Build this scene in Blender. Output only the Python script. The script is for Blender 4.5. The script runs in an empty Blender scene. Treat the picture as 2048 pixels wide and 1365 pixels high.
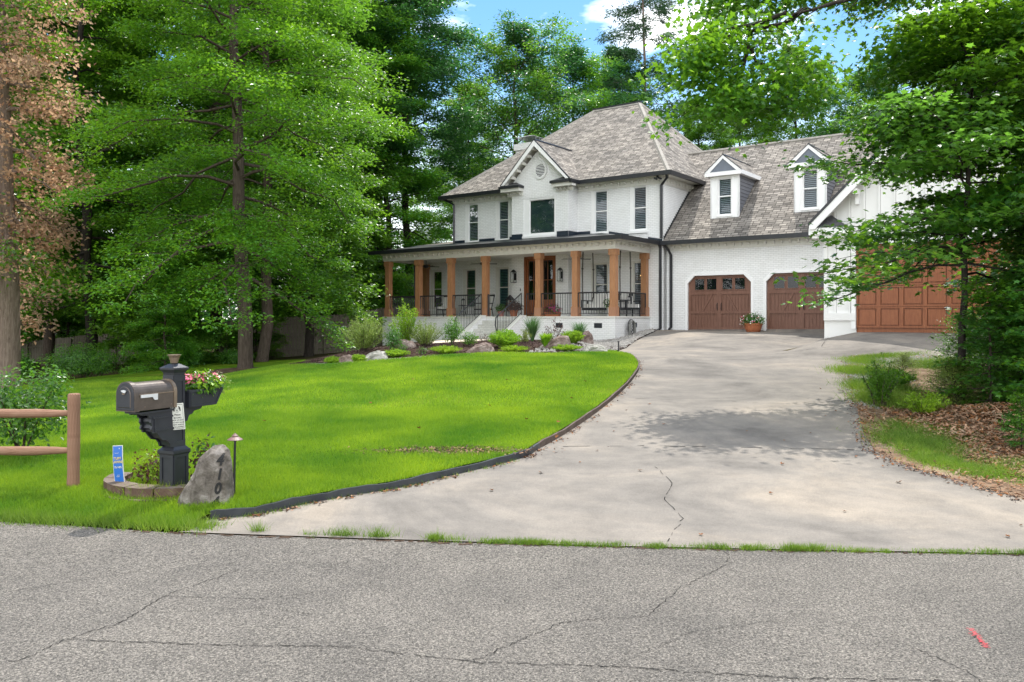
import bpy, bmesh, math, random
import numpy as np
from mathutils import Vector, Matrix
from mathutils.geometry import delaunay_2d_cdt
R = math.radians
SC = bpy.context.scene
COL = SC.collection
# ---------------- camera, world, sun, exposure ----------------
cam = bpy.data.objects.new('camera', bpy.data.cameras.new('camera'))
COL.objects.link(cam); SC.camera = cam
cam.location = (0, 0, 1.75); cam.rotation_euler = (R(90), 0, 0)
cam.data.sensor_width = 36; cam.data.lens = 1650/2048*36
cam.data.shift_y = (682.5-638)/2048*-1
cam.data.clip_end = 2000; cam.data.clip_start = .05
SUN_EL, SUN_AZ = R(63), R(13)           # azimuth measured from +Y towards +X
w = bpy.data.worlds.new('World'); SC.world = w; w.use_nodes = True
nt = w.node_tree; nt.nodes.clear()
def wn(t, **k):
    n = nt.nodes.new(t)
    for a, b in k.items(): setattr(n, a, b)
    return n
sky = wn('ShaderNodeTexSky', sky_type='NISHITA', sun_disc=False, sun_elevation=SUN_EL, sun_rotation=SUN_AZ,
         air_density=1.3, dust_density=.3, ozone_density=2.5)
hs = wn('ShaderNodeHueSaturation'); hs.inputs['Saturation'].default_value = 1.3
bg = wn('ShaderNodeBackground'); bg.inputs[1].default_value = .105
bgc = wn('ShaderNodeBackground'); bgc.inputs[0].default_value = (.96, .98, 1, 1); bgc.inputs[1].default_value = 1.6
tc = wn('ShaderNodeTexCoord'); mp = wn('ShaderNodeMapping'); mp.inputs['Scale'].default_value = (2.2, 2.2, 5.5)
mp.inputs['Location'].default_value = (.4, .2, .1)
nz = wn('ShaderNodeTexNoise'); nz.inputs['Scale'].default_value = 2.4; nz.inputs['Detail'].default_value = 7; nz.inputs['Roughness'].default_value = .55
cr = wn('ShaderNodeValToRGB'); cr.color_ramp.elements[0].position = .52; cr.color_ramp.elements[1].position = .70
sx = wn('ShaderNodeSeparateXYZ'); low = wn('ShaderNodeMapRange'); low.inputs[1].default_value = .06; low.inputs[2].default_value = .27
low.inputs[3].default_value = .75; low.inputs[4].default_value = 0
mx = wn('ShaderNodeMath', operation='MAXIMUM'); mxs = wn('ShaderNodeMixShader'); wo = wn('ShaderNodeOutputWorld')
L = nt.links.new
L(sky.outputs[0], hs.inputs['Color']); L(hs.outputs[0], bg.inputs[0]); L(tc.outputs['Generated'], mp.inputs[0]); L(mp.outputs[0], nz.inputs['Vector'])
L(nz.outputs[0], cr.inputs[0]); L(tc.outputs['Generated'], sx.inputs[0]); L(sx.outputs[2], low.inputs[0])
south = wn('ShaderNodeMapRange'); south.inputs[1].default_value = .25; south.inputs[2].default_value = -.25; south.inputs[3].default_value = 0; south.inputs[4].default_value = .9   # unseen white cloud cover added behind the camera to fill the shaded facade
mx2 = wn('ShaderNodeMath', operation='MAXIMUM'); L(sx.outputs[1], south.inputs[0]); L(south.outputs[0], mx2.inputs[1])
L(cr.outputs[0], mx.inputs[0]); L(low.outputs[0], mx.inputs[1]); L(mx.outputs[0], mx2.inputs[0]); L(mx2.outputs[0], mxs.inputs[0])
L(bg.outputs[0], mxs.inputs[1]); L(bgc.outputs[0], mxs.inputs[2]); L(mxs.outputs[0], wo.inputs[0])
sun = bpy.data.objects.new('sun', bpy.data.lights.new('sun', 'SUN')); COL.objects.link(sun)
sun.data.energy = 3.1; sun.data.angle = R(.6); sun.data.color = (1, .955, .88)
sd = Vector((math.sin(SUN_AZ)*math.cos(SUN_EL), math.cos(SUN_AZ)*math.cos(SUN_EL), math.sin(SUN_EL)))
sun.rotation_euler = sd.to_track_quat('Z', 'Y').to_euler(); sun.location = (0, 0, 40)
SC.view_settings.view_transform = 'Standard'; SC.view_settings.look = 'None'; SC.view_settings.gamma = 1
SC.view_settings.exposure = .86
cy = SC.cycles; cy.use_denoising = True; cy.max_bounces = 6; cy.diffuse_bounces = 3; cy.glossy_bounces = 3
cy.transmission_bounces = 4; cy.transparent_max_bounces = 8; cy.caustics_reflective = False; cy.caustics_refractive = False
cy.sample_clamp_indirect = 6
# ---------------- materials ----------------
MT = {}
def nodes(name, rough=.7, spec=.3, metal=0):
    m = bpy.data.materials.new(name); m.use_nodes = True; t = m.node_tree
    b = t.nodes['Principled BSDF']; b.inputs['Roughness'].default_value = rough
    b.inputs['Specular IOR Level'].default_value = spec; b.inputs['Metallic'].default_value = metal
    MT[name] = m
    return m, t, b
def N(t, ty, ins=None, **k):
    n = t.nodes.new(ty)
    for a, b in k.items(): setattr(n, a, b)
    for a, b in (ins or {}).items(): n.inputs[a].default_value = b
    return n
def ramp(t, pts):
    r = N(t, 'ShaderNodeValToRGB'); e = r.color_ramp.elements
    while len(e) < len(pts): e.new(.5)
    for i, (p, c) in enumerate(pts):
        e[i].position = p; e[i].color = (*c, 1)
    return r
def coords(t, kind='Object', scale=(1, 1, 1)):
    c = N(t, 'ShaderNodeTexCoord'); m = N(t, 'ShaderNodeMapping'); m.inputs['Scale'].default_value = scale
    t.links.new(c.outputs[kind], m.inputs[0]); return m.outputs[0]
def bump(t, b, src, strength=.3, dist=.02):
    n = N(t, 'ShaderNodeBump', {'Strength': strength, 'Distance': dist}); t.links.new(src, n.inputs['Height'])
    t.links.new(n.outputs[0], b.inputs['Normal']); return n
def mat_noise(name, c1, c2, scale=8, rough=.7, spec=.3, bs=.2, bd=.01, kind='Object', stretch=(1, 1, 1), metal=0, c3=None, detail=6):
    m, t, b = nodes(name, rough, spec, metal); v = coords(t, kind, stretch)
    n = N(t, 'ShaderNodeTexNoise', {'Scale': scale, 'Detail': detail, 'Roughness': .6}); t.links.new(v, n.inputs['Vector'])
    pts = [(.3, c1), (.7, c2)] if c3 is None else [(.25, c1), (.5, c2), (.75, c3)]
    r = ramp(t, pts); t.links.new(n.outputs[0], r.inputs[0]); t.links.new(r.outputs[0], b.inputs['Base Color'])
    if bs: bump(t, b, n.outputs[0], bs, bd)
    return m
def mat_brick(name, c1, c2, mortar, bw=.2, rh=.0725, ms=.008, rough=.7, bs=.6, bd=.008, big=None, bias=0, offset=.5, var=.0):
    m, t, b = nodes(name, rough, .25); v = coords(t, 'UV')
    br = N(t, 'ShaderNodeTexBrick', {'Scale': 1, 'Brick Width': bw, 'Row Height': rh, 'Mortar Size': ms, 'Bias': bias, 'Mortar Smooth': .2,
        'Color1': (*c1, 1), 'Color2': (*c2, 1), 'Mortar': (*mortar, 1)}); br.offset = offset
    t.links.new(v, br.inputs['Vector'])
    n = N(t, 'ShaderNodeTexNoise', {'Scale': 1.3, 'Detail': 8, 'Roughness': .65}); t.links.new(v, n.inputs['Vector'])
    n2 = N(t, 'ShaderNodeTexNoise', {'Scale': 40, 'Detail': 3}); t.links.new(v, n2.inputs['Vector'])
    r = ramp(t, [(.3, big or (.8, .8, .8)), (.65, (1, 1, 1))]); t.links.new(n.outputs[0], r.inputs[0])
    mm = N(t, 'ShaderNodeMix', data_type='RGBA', blend_type='MULTIPLY'); mm.inputs[0].default_value = 1
    t.links.new(br.outputs[0], mm.inputs[6]); t.links.new(r.outputs[0], mm.inputs[7]); t.links.new(mm.outputs[2], b.inputs['Base Color'])
    h = N(t, 'ShaderNodeMath', operation='MULTIPLY_ADD'); h.inputs[1].default_value = -1.0
    t.links.new(br.outputs['Fac'], h.inputs[0]); n3 = N(t, 'ShaderNodeMath', operation='MULTIPLY'); n3.inputs[1].default_value = .5
    t.links.new(n2.outputs[0], n3.inputs[0]); t.links.new(n3.outputs[0], h.inputs[2]); bump(t, b, h.outputs[0], bs, bd)
    return m
mat_brick('painted_brick', (.92, .925, .925), (.86, .865, .865), (.70, .705, .70), big=(.93, .925, .91))
mat_brick('step_brick', (.74, .73, .70), (.60, .60, .57), (.5, .5, .48), big=(.72, .72, .68), ms=.01)
def mat_shingle():
    m, t, b = nodes('shingle', .9, .15); v = coords(t, 'UV')
    br = N(t, 'ShaderNodeTexBrick', {'Scale': 1, 'Brick Width': .30, 'Row Height': .14, 'Mortar Size': .013, 'Mortar Smooth': .3, 'Bias': 0,
        'Color1': (.35, .33, .30, 1), 'Color2': (.155, .146, .134, 1), 'Mortar': (.06, .055, .05, 1)}); br.offset = .37; br.offset_frequency = 3
    t.links.new(v, br.inputs['Vector'])
    v2 = coords(t, 'UV', (2.1, 7.14, 1))
    wn_ = N(t, 'ShaderNodeTexVoronoi', {'Scale': 1.6}); t.links.new(v2, wn_.inputs['Vector'])
    n = N(t, 'ShaderNodeTexNoise', {'Scale': .7, 'Detail': 6, 'Roughness': .7}); t.links.new(v, n.inputs['Vector'])
    r = ramp(t, [(.3, (.66, .66, .67)), (.7, (1.08, 1.05, 1.02))]); t.links.new(n.outputs[0], r.inputs[0])
    r2 = ramp(t, [(.0, (.75, .73, .71)), (1, (1.25, 1.22, 1.19))]); t.links.new(wn_.outputs['Color'], r2.inputs[0])
    a = N(t, 'ShaderNodeMix', data_type='RGBA', blend_type='MULTIPLY'); a.inputs[0].default_value = 1
    c = N(t, 'ShaderNodeMix', data_type='RGBA', blend_type='MULTIPLY'); c.inputs[0].default_value = .8
    t.links.new(br.outputs[0], a.inputs[6]); t.links.new(r.outputs[0], a.inputs[7]); t.links.new(a.outputs[2], c.inputs[6])
    t.links.new(r2.outputs[0], c.inputs[7]); t.links.new(c.outputs[2], b.inputs['Base Color'])
    # saw-tooth height so that every course overlaps the next
    sp = N(t, 'ShaderNodeSeparateXYZ'); t.links.new(v, sp.inputs[0])
    d = N(t, 'ShaderNodeMath', operation='DIVIDE'); d.inputs[1].default_value = .14; fr = N(t, 'ShaderNodeMath', operation='FRACT')
    t.links.new(sp.outputs[1], d.inputs[0]); t.links.new(d.outputs[0], fr.inputs[0])
    s2 = N(t, 'ShaderNodeMath', operation='SUBTRACT'); s2.inputs[0].default_value = 1; t.links.new(fr.outputs[0], s2.inputs[1])
    ad = N(t, 'ShaderNodeMath', operation='MULTIPLY_ADD'); ad.inputs[1].default_value = -.6
    t.links.new(br.outputs['Fac'], ad.inputs[0]); t.links.new(s2.outputs[0], ad.inputs[2]); bump(t, b, ad.outputs[0], .9, .02)
mat_shingle()
def mat_wood(name, c1, c2, c3, rough=.45, sc=1, spec=.4):
    m, t, b = nodes(name, rough, spec); v = coords(t, 'UV', (14*sc, .9*sc, 1))
    n = N(t, 'ShaderNodeTexNoise', {'Scale': 3, 'Detail': 8, 'Roughness': .6, 'Distortion': 1.2}); t.links.new(v, n.inputs['Vector'])
    r = ramp(t, [(.25, c1), (.5, c2), (.78, c3)]); t.links.new(n.outputs[0], r.inputs[0]); t.links.new(r.outputs[0], b.inputs['Base Color'])
    bump(t, b, n.outputs[0], .15, .004)
mat_wood('cedar', (.24, .105, .05), (.40, .195, .092), (.52, .28, .14))
mat_wood('cedar_low', (.28, .13, .075), (.40, .2, .115), (.46, .27, .17))
mat_wood('garage_wood', (.11, .050, .034), (.18, .086, .058), (.26, .138, .096), .5)
mat_wood('garage_wood_red', (.17, .052, .020), (.28, .092, .036), (.37, .14, .06), .42)
mat_wood('door_wood', (.16, .05, .02), (.26, .09, .035), (.34, .13, .05), .4)
mat_wood('fence_wood', (.12, .10, .08), (.20, .175, .14), (.29, .255, .21), .85, 1, .1)
mat_wood('rail_wood', (.15, .075, .045), (.26, .15, .10), (.36, .23, .16), .8, 1.6, .15)
mat_noise('trim_white', (.87, .87, .865), (.90, .90, .895), 5, .5, .4, .05, .002)
mat_noise('trim_cream', (.70, .69, .64), (.76, .75, .70), 6, .55, .35, .05, .002)
mat_noise('board_white', (.80, .795, .78), (.84, .835, .825), 3, .5, .35, .05, .002)
mat_noise('black_metal', (.012, .013, .016), (.02, .022, .027), 12, .38, .5, .05, .002)
mat_noise('navy_metal', (.014, .022, .036), (.02, .032, .05), 3, .35, .5, .04, .002)
mat_noise('siding_blue', (.15, .17, .205), (.18, .205, .245), 4, .6, .3, .05, .002)
mat_noise('siding_grey', (.15, .155, .175), (.19, .195, .215), 4, .6, .3, .05, .002)
mat_noise('slat_grey', (.36, .39, .42), (.44, .47, .50), 5, .5, .3, 0)
mat_noise('slat_teal', (.13, .27, .27), (.17, .34, .32), 5, .5, .3, 0)
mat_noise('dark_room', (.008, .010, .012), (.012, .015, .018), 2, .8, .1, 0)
mat_noise('terracotta', (.36, .12, .055), (.46, .17, .08), 9, .7, .2, .1, .004)
mat_noise('pink_pot', (.5, .22, .19), (.58, .28, .24), 9, .7, .2, .1, .004)
mat_noise('cushion', (.66, .65, .62), (.74, .73, .70), 20, .9, .1, .2, .004)
mat_noise('bronze', (.075, .06, .05), (.115, .092, .078), 14, .38, .6, .1, .002, metal=.35)
mat_noise('bronze_trim', (.17, .13, .09), (.24, .18, .13), 14, .4, .6, .05, .002, metal=.4)
mat_noise('post_black', (.018, .020, .026), (.028, .031, .038), 10, .42, .45, .08, .002)
mat_noise('silver_flag', (.55, .56, .56), (.65, .66, .66), 10, .35, .5, .05, .002)
mat_noise('galvanised', (.35, .37, .38), (.5, .52, .53), 10, .4, .5, .1, .003, metal=.6)
mat_noise('copper_cap', (.15, .085, .075), (.22, .135, .12), 20, .5, .5, .1, .002)
mat_noise('sign_blue', (.02, .13, .48), (.03, .16, .55), 3, .35, .5, 0)
mat_noise('sign_white', (.62, .63, .56), (.7, .71, .65), 12, .5, .3, 0)
mat_noise('sign_gold', (.55, .45, .2), (.65, .55, .28), 20, .5, .3, 0)
mat_noise('ink', (.02, .02, .02), (.03, .03, .03), 5, .6, .2, 0)
mat_noise('hose', (.20, .20, .19), (.30, .30, .28), 30, .5, .3, .1, .002)
mat_noise('petal_pink', (.70, .10, .22), (.85, .28, .38), 30, .7, .1, 0)
mat_noise('petal_white', (.8, .78, .74), (.85, .7, .68), 30, .7, .1, 0)
mat_noise('petal_purple', (.25, .03, .10), (.4, .05, .17), 30, .7, .1, 0)
mat_noise('red_paint', (.25, .12, .12), (.55, .035, .05), 90, .9, .1, .3, .004)
mat_noise('crack', (.02, .02, .02), (.045, .043, .04), 30, 1, 0, 0)
mat_noise('edging', (.012, .016, .022), (.04, .045, .05), 5, .45, .5, .15, .01)
mat_noise('edging_brown', (.07, .05, .04), (.13, .10, .085), 9, .8, .2, .3, .01)
mat_noise('paver', (.06, .035, .025), (.12, .08, .058), 11, .9, .15, .6, .02, c3=(.19, .14, .105))
mat_noise('paver_top', (.12, .09, .07), (.21, .17, .14), 11, .9, .15, .5, .01)
mat_noise('boulder_grey', (.045, .038, .032), (.17, .15, .13), 6, .95, .1, 1, .08, c3=(.42, .39, .36), detail=15)
mat_noise('boulder_red', (.07, .05, .045), (.20, .15, .13), 5, .9, .15, 1, .06, c3=(.36, .31, .28), detail=14)
mat_noise('boulder_pale', (.10, .11, .09), (.30, .29, .26), 4, .9, .15, 1, .05, c3=(.50, .48, .45), detail=14)
mat_noise('pebble', (.14, .13, .12), (.28, .265, .245), 3, .8, .2, .2, .01, c3=(.42, .40, .37))
mat_noise('soil', (.035, .022, .016), (.085, .058, .042), 5, 1, .05, .6, .03, c3=(.13, .09, .065), detail=10)
mat_noise('forest_floor', (.03, .028, .015), (.075, .06, .03), .9, 1, .05, .7, .05, c3=(.06, .09, .02), detail=12)
mat_noise('bank_soil', (.10, .065, .045), (.22, .15, .10), 3, 1, .05, .7, .04, c3=(.32, .25, .18), detail=12)
mat_noise('chip_dark', (.06, .04, .04), (.13, .09, .085), 2.5, 1, .05, .2, .01)
mat_noise('chip_tan', (.22, .12, .07), (.42, .27, .18), 2.5, 1, .05, .2, .01)
mat_noise('dead_leaf', (.12, .05, .02), (.28, .12, .05), 6, .9, .1, 0)
mat_noise('paving', (.55, .46, .36), (.66, .57, .46), 4, .9, .15, .3, .01)
mat_noise('neighbor_wall', (.22, .22, .21), (.30, .30, .29), 3, .8, .2, .1, .01)
mat_noise('car_paint', (.30, .34, .38), (.38, .42, .46), 3, .25, .5, 0, metal=.3)
mat_noise('window_reflection', (.04, .075, .075), (.07, .11, .105), 3, .6, .2, 0)  # teal backing colour stands in for the reflection in the bay window
mat_noise('batten_shade', (.36, .355, .34), (.44, .435, .42), 9, .8, .1, 0)
mat_noise('roof_metal', (.05, .052, .058), (.085, .085, .09), 8, .5, .4, .05, .003)
mat_noise('roof_cap', (.24, .225, .20), (.36, .335, .30), 6, .9, .15, .4, .01)
mat_noise('chain', (.05, .045, .04), (.1, .09, .08), 12, .5, .4, 0)
m, t, b = nodes('candle_glow', .5); b.inputs['Emission Color'].default_value = (1, .55, .18, 1); b.inputs['Emission Strength'].default_value = 9
def mat_glass(name, tint, op):
    m = bpy.data.materials.new(name); m.use_nodes = True; t = m.node_tree; t.nodes.clear(); MT[name] = m
    tr = N(t, 'ShaderNodeBsdfTransparent'); tr.inputs[0].default_value = (*tint, 1)
    gl = N(t, 'ShaderNodeBsdfGlossy', {'Roughness': .02}); fr = N(t, 'ShaderNodeFresnel', {'IOR': op})
    mx = N(t, 'ShaderNodeMixShader'); o = N(t, 'ShaderNodeOutputMaterial')
    t.links.new(fr.outputs[0], mx.inputs[0]); t.links.new(tr.outputs[0], mx.inputs[1]); t.links.new(gl.outputs[0], mx.inputs[2]); t.links.new(mx.outputs[0], o.inputs[0])
mat_glass('glass', (.62, .68, .70), 1.55)
mat_glass('glass_clear', (.9, .92, .92), 1.4)
def mat_leaf(name, dark, light, trans, tw=.45, rough=.45, spec=.35, nlo=(.62, .72, .7), nhi=(1.25, 1.2, 1.0), ns=.55):
    m = bpy.data.materials.new(name); m.use_nodes = True; t = m.node_tree; MT[name] = m
    b = t.nodes['Principled BSDF']; o = t.nodes['Material Output']; b.inputs['Roughness'].default_value = rough; b.inputs['Specular IOR Level'].default_value = spec
    g = N(t, 'ShaderNodeNewGeometry'); r = ramp(t, [(0, dark), (1, light)]); t.links.new(g.outputs['Random Per Island'], r.inputs[0])
    v = coords(t, 'Object'); n = N(t, 'ShaderNodeTexNoise', {'Scale': ns, 'Detail': 5}); t.links.new(v, n.inputs['Vector'])
    rn = ramp(t, [(.33, nlo), (.67, nhi)]); t.links.new(n.outputs[0], rn.inputs[0])
    oi = N(t, 'ShaderNodeObjectInfo'); hs = N(t, 'ShaderNodeHueSaturation')
    mr = N(t, 'ShaderNodeMapRange'); mr.inputs[3].default_value = .485; mr.inputs[4].default_value = .515
    mv = N(t, 'ShaderNodeMapRange'); mv.inputs[3].default_value = .82; mv.inputs[4].default_value = 1.18
    t.links.new(oi.outputs['Random'], mr.inputs[0]); t.links.new(mr.outputs[0], hs.inputs['Hue']); t.links.new(oi.outputs['Random'], mv.inputs[0]); t.links.new(mv.outputs[0], hs.inputs['Value'])
    mm = N(t, 'ShaderNodeMix', data_type='RGBA', blend_type='MULTIPLY'); mm.inputs[0].default_value = 1
    t.links.new(r.outputs[0], mm.inputs[6]); t.links.new(rn.outputs[0], mm.inputs[7]); t.links.new(mm.outputs[2], hs.inputs['Color'])
    t.links.new(hs.outputs[0], b.inputs['Base Color'])
    tl = N(t, 'ShaderNodeBsdfTranslucent'); m2 = N(t, 'ShaderNodeMix', data_type='RGBA', blend_type='MULTIPLY'); m2.inputs[0].default_value = 1
    t.links.new(rn.outputs[0], m2.inputs[7]); m2.inputs[6].default_value = (*trans, 1); t.links.new(m2.outputs[2], tl.inputs[0])
    ms = N(t, 'ShaderNodeMixShader'); ms.inputs[0].default_value = tw
    t.links.new(b.outputs[0], ms.inputs[1]); t.links.new(tl.outputs[0], ms.inputs[2]); t.links.new(ms.outputs[0], o.inputs[0])
mat_leaf('leaf_forest', (.018, .07, .012), (.12, .29, .038), (.24, .50, .04), .48, .35, .5)
mat_leaf('leaf_deep', (.012, .05, .018), (.075, .19, .06), (.10, .30, .06), .42, .35, .5)
mat_leaf('leaf_oak', (.014, .07, .010), (.13, .30, .028), (.25, .50, .025), .42, .35, .5)
mat_leaf('leaf_pine', (.02, .06, .025), (.05, .11, .04), (.06, .14, .04), .2)
mat_leaf('leaf_maple', (.014, .065, .010), (.09, .21, .018), (.22, .44, .022), .43, .35, .5)
mat_leaf('leaf_maple_dark', (.025, .09, .025), (.12, .26, .06), (.22, .48, .05), .47, .35, .5)
mat_leaf('leaf_brown', (.30, .15, .10), (.60, .42, .32), (.74, .50, .36), .55, .8, .1)
mat_leaf('leaf_dark', (.025, .09, .018), (.085, .22, .03), (.16, .38, .03), .4, .35, .5)
mat_leaf('leaf_lime', (.12, .26, .015), (.26, .42, .03), (.4, .6, .03), .4)
mat_leaf('leaf_sage', (.14, .22, .045), (.30, .36, .10), (.35, .45, .1), .35)
mat_leaf('leaf_reed', (.05, .12, .04), (.14, .24, .10), (.14, .28, .08), .3)
mat_leaf('leaf_purple', (.05, .02, .018), (.14, .07, .045), (.2, .08, .04), .3)
mat_leaf('grass_blade', (.075, .20, .012), (.24, .38, .03), (.29, .48, .02), .38, .5, .25, (.50, .66, .75), (1.45, 1.2, 1.1), .8)
mat_leaf('grass_wild', (.05, .12, .012), (.22, .27, .06), (.22, .36, .03), .4, .6, .2)
def mat_bark(name, c1, c2, c3):
    m, t, b = nodes(name, .95, .1); v = coords(t, 'Object', (9, 9, 1.1))
    n = N(t, 'ShaderNodeTexNoise', {'Scale': 2.6, 'Detail': 9, 'Roughness': .7, 'Distortion': .6}); t.links.new(v, n.inputs['Vector'])
    r = ramp(t, [(.3, c1), (.5, c2), (.75, c3)]); t.links.new(n.outputs[0], r.inputs[0]); t.links.new(r.outputs[0], b.inputs['Base Color']); bump(t, b, n.outputs[0], 1, .05)
mat_bark('bark', (.035, .027, .022), (.085, .066, .053), (.15, .12, .10))
mat_bark('bark_pale', (.11, .08, .065), (.22, .165, .135), (.34, .27, .23))
mat_bark('bark_dark', (.02, .017, .015), (.045, .038, .033), (.08, .07, .06))
def mat_ground():
    # concrete
    m, t, b = nodes('concrete', .85, .2); v = coords(t, 'Object')
    n = N(t, 'ShaderNodeTexNoise', {'Scale': .42, 'Detail': 9, 'Roughness': .66, 'Distortion': .8}); t.links.new(v, n.inputs['Vector'])
    n2 = N(t, 'ShaderNodeTexNoise', {'Scale': 70, 'Detail': 4, 'Roughness': .8}); t.links.new(v, n2.inputs['Vector'])
    n3 = N(t, 'ShaderNodeTexNoise', {'Scale': 2.2, 'Detail': 10, 'Roughness': .7}); t.links.new(v, n3.inputs['Vector'])
    r = ramp(t, [(.34, (.145, .132, .118)), (.46, (.205, .187, .166)), (.55, (.24, .215, .186)), (.68, (.315, .272, .222))]); t.links.new(n.outputs[0], r.inputs[0])
    r2 = ramp(t, [(.25, (.72, .72, .73)), (.7, (1.12, 1.12, 1.12))]); t.links.new(n2.outputs[0], r2.inputs[0])
    r3 = ramp(t, [(.33, (.78, .78, .78)), (.6, (1.06, 1.05, 1.03))]); t.links.new(n3.outputs[0], r3.inputs[0])
    a = N(t, 'ShaderNodeMix', data_type='RGBA', blend_type='MULTIPLY'); a.inputs[0].default_value = 1
    c = N(t, 'ShaderNodeMix', data_type='RGBA', blend_type='MULTIPLY'); c.inputs[0].default_value = 1
    t.links.new(r.outputs[0], a.inputs[6]); t.links.new(r2.outputs[0], a.inputs[7]); t.links.new(a.outputs[2], c.inputs[6]); t.links.new(r3.outputs[0], c.inputs[7])
    t.links.new(c.outputs[2], b.inputs['Base Color']); bump(t, b, n2.outputs[0], .35, .006)
    # asphalt
    m, t, b = nodes('asphalt', .9, .2); v = coords(t, 'Object')
    vo = N(t, 'ShaderNodeTexVoronoi', {'Scale': 130, 'Randomness': 1}); t.links.new(v, vo.inputs['Vector'])
    n2 = N(t, 'ShaderNodeTexNoise', {'Scale': 60, 'Detail': 5, 'Roughness': .8}); t.links.new(v, n2.inputs['Vector'])
    n = N(t, 'ShaderNodeTexNoise', {'Scale': .8, 'Detail': 9, 'Roughness': .7}); t.links.new(v, n.inputs['Vector'])
    r = ramp(t, [(.3, (.20, .186, .168)), (.7, (.325, .298, .262))]); t.links.new(n.outputs[0], r.inputs[0])
    r1 = ramp(t, [(0, (.38, .38, .38)), (.5, (.95, .95, .95)), (1, (2.1, 2.05, 2.0))]); t.links.new(vo.outputs['Color'], r1.inputs[0])
    r2 = ramp(t, [(.36, (.2, .2, .2)), (.48, (.95, .95, .95)), (.66, (1.4, 1.38, 1.35))]); t.links.new(n2.outputs[0], r2.inputs[0])
    a = N(t, 'ShaderNodeMix', data_type='RGBA', blend_type='MULTIPLY'); a.inputs[0].default_value = .85
    c = N(t, 'ShaderNodeMix', data_type='RGBA', blend_type='MULTIPLY'); c.inputs[0].default_value = 1
    t.links.new(r.outputs[0], a.inputs[6]); t.links.new(r1.outputs[0], a.inputs[7]); t.links.new(a.outputs[2], c.inputs[6]); t.links.new(r2.outputs[0], c.inputs[7])
    t.links.new(c.outputs[2], b.inputs['Base Color']); h = N(t, 'ShaderNodeMath', operation='SUBTRACT')
    t.links.new(n2.outputs[0], h.inputs[0]); t.links.new(vo.outputs['Distance'], h.inputs[1]); bump(t, b, h.outputs[0], 1, .02)
    # lawn soil under blades
    m, t, b = nodes('lawn', .95, .05); v = coords(t, 'Object')
    n = N(t, 'ShaderNodeTexNoise', {'Scale': .5, 'Detail': 8, 'Roughness': .65}); t.links.new(v, n.inputs['Vector'])
    n2 = N(t, 'ShaderNodeTexNoise', {'Scale': 26, 'Detail': 7, 'Roughness': .8}); t.links.new(v, n2.inputs['Vector'])
    r = ramp(t, [(.3, (.05, .13, .008)), (.52, (.115, .215, .012)), (.72, (.22, .27, .04))]); t.links.new(n.outputs[0], r.inputs[0])
    r2 = ramp(t, [(.3, (.5, .55, .5)), (.65, (1.2, 1.15, 1))]); t.links.new(n2.outputs[0], r2.inputs[0])
    a = N(t, 'ShaderNodeMix', data_type='RGBA', blend_type='MULTIPLY'); a.inputs[0].default_value = 1
    t.links.new(r.outputs[0], a.inputs[6]); t.links.new(r2.outputs[0], a.inputs[7]); t.links.new(a.outputs[2], b.inputs['Base Color']); bump(t, b, n2.outputs[0], .8, .04)
mat_ground()
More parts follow.
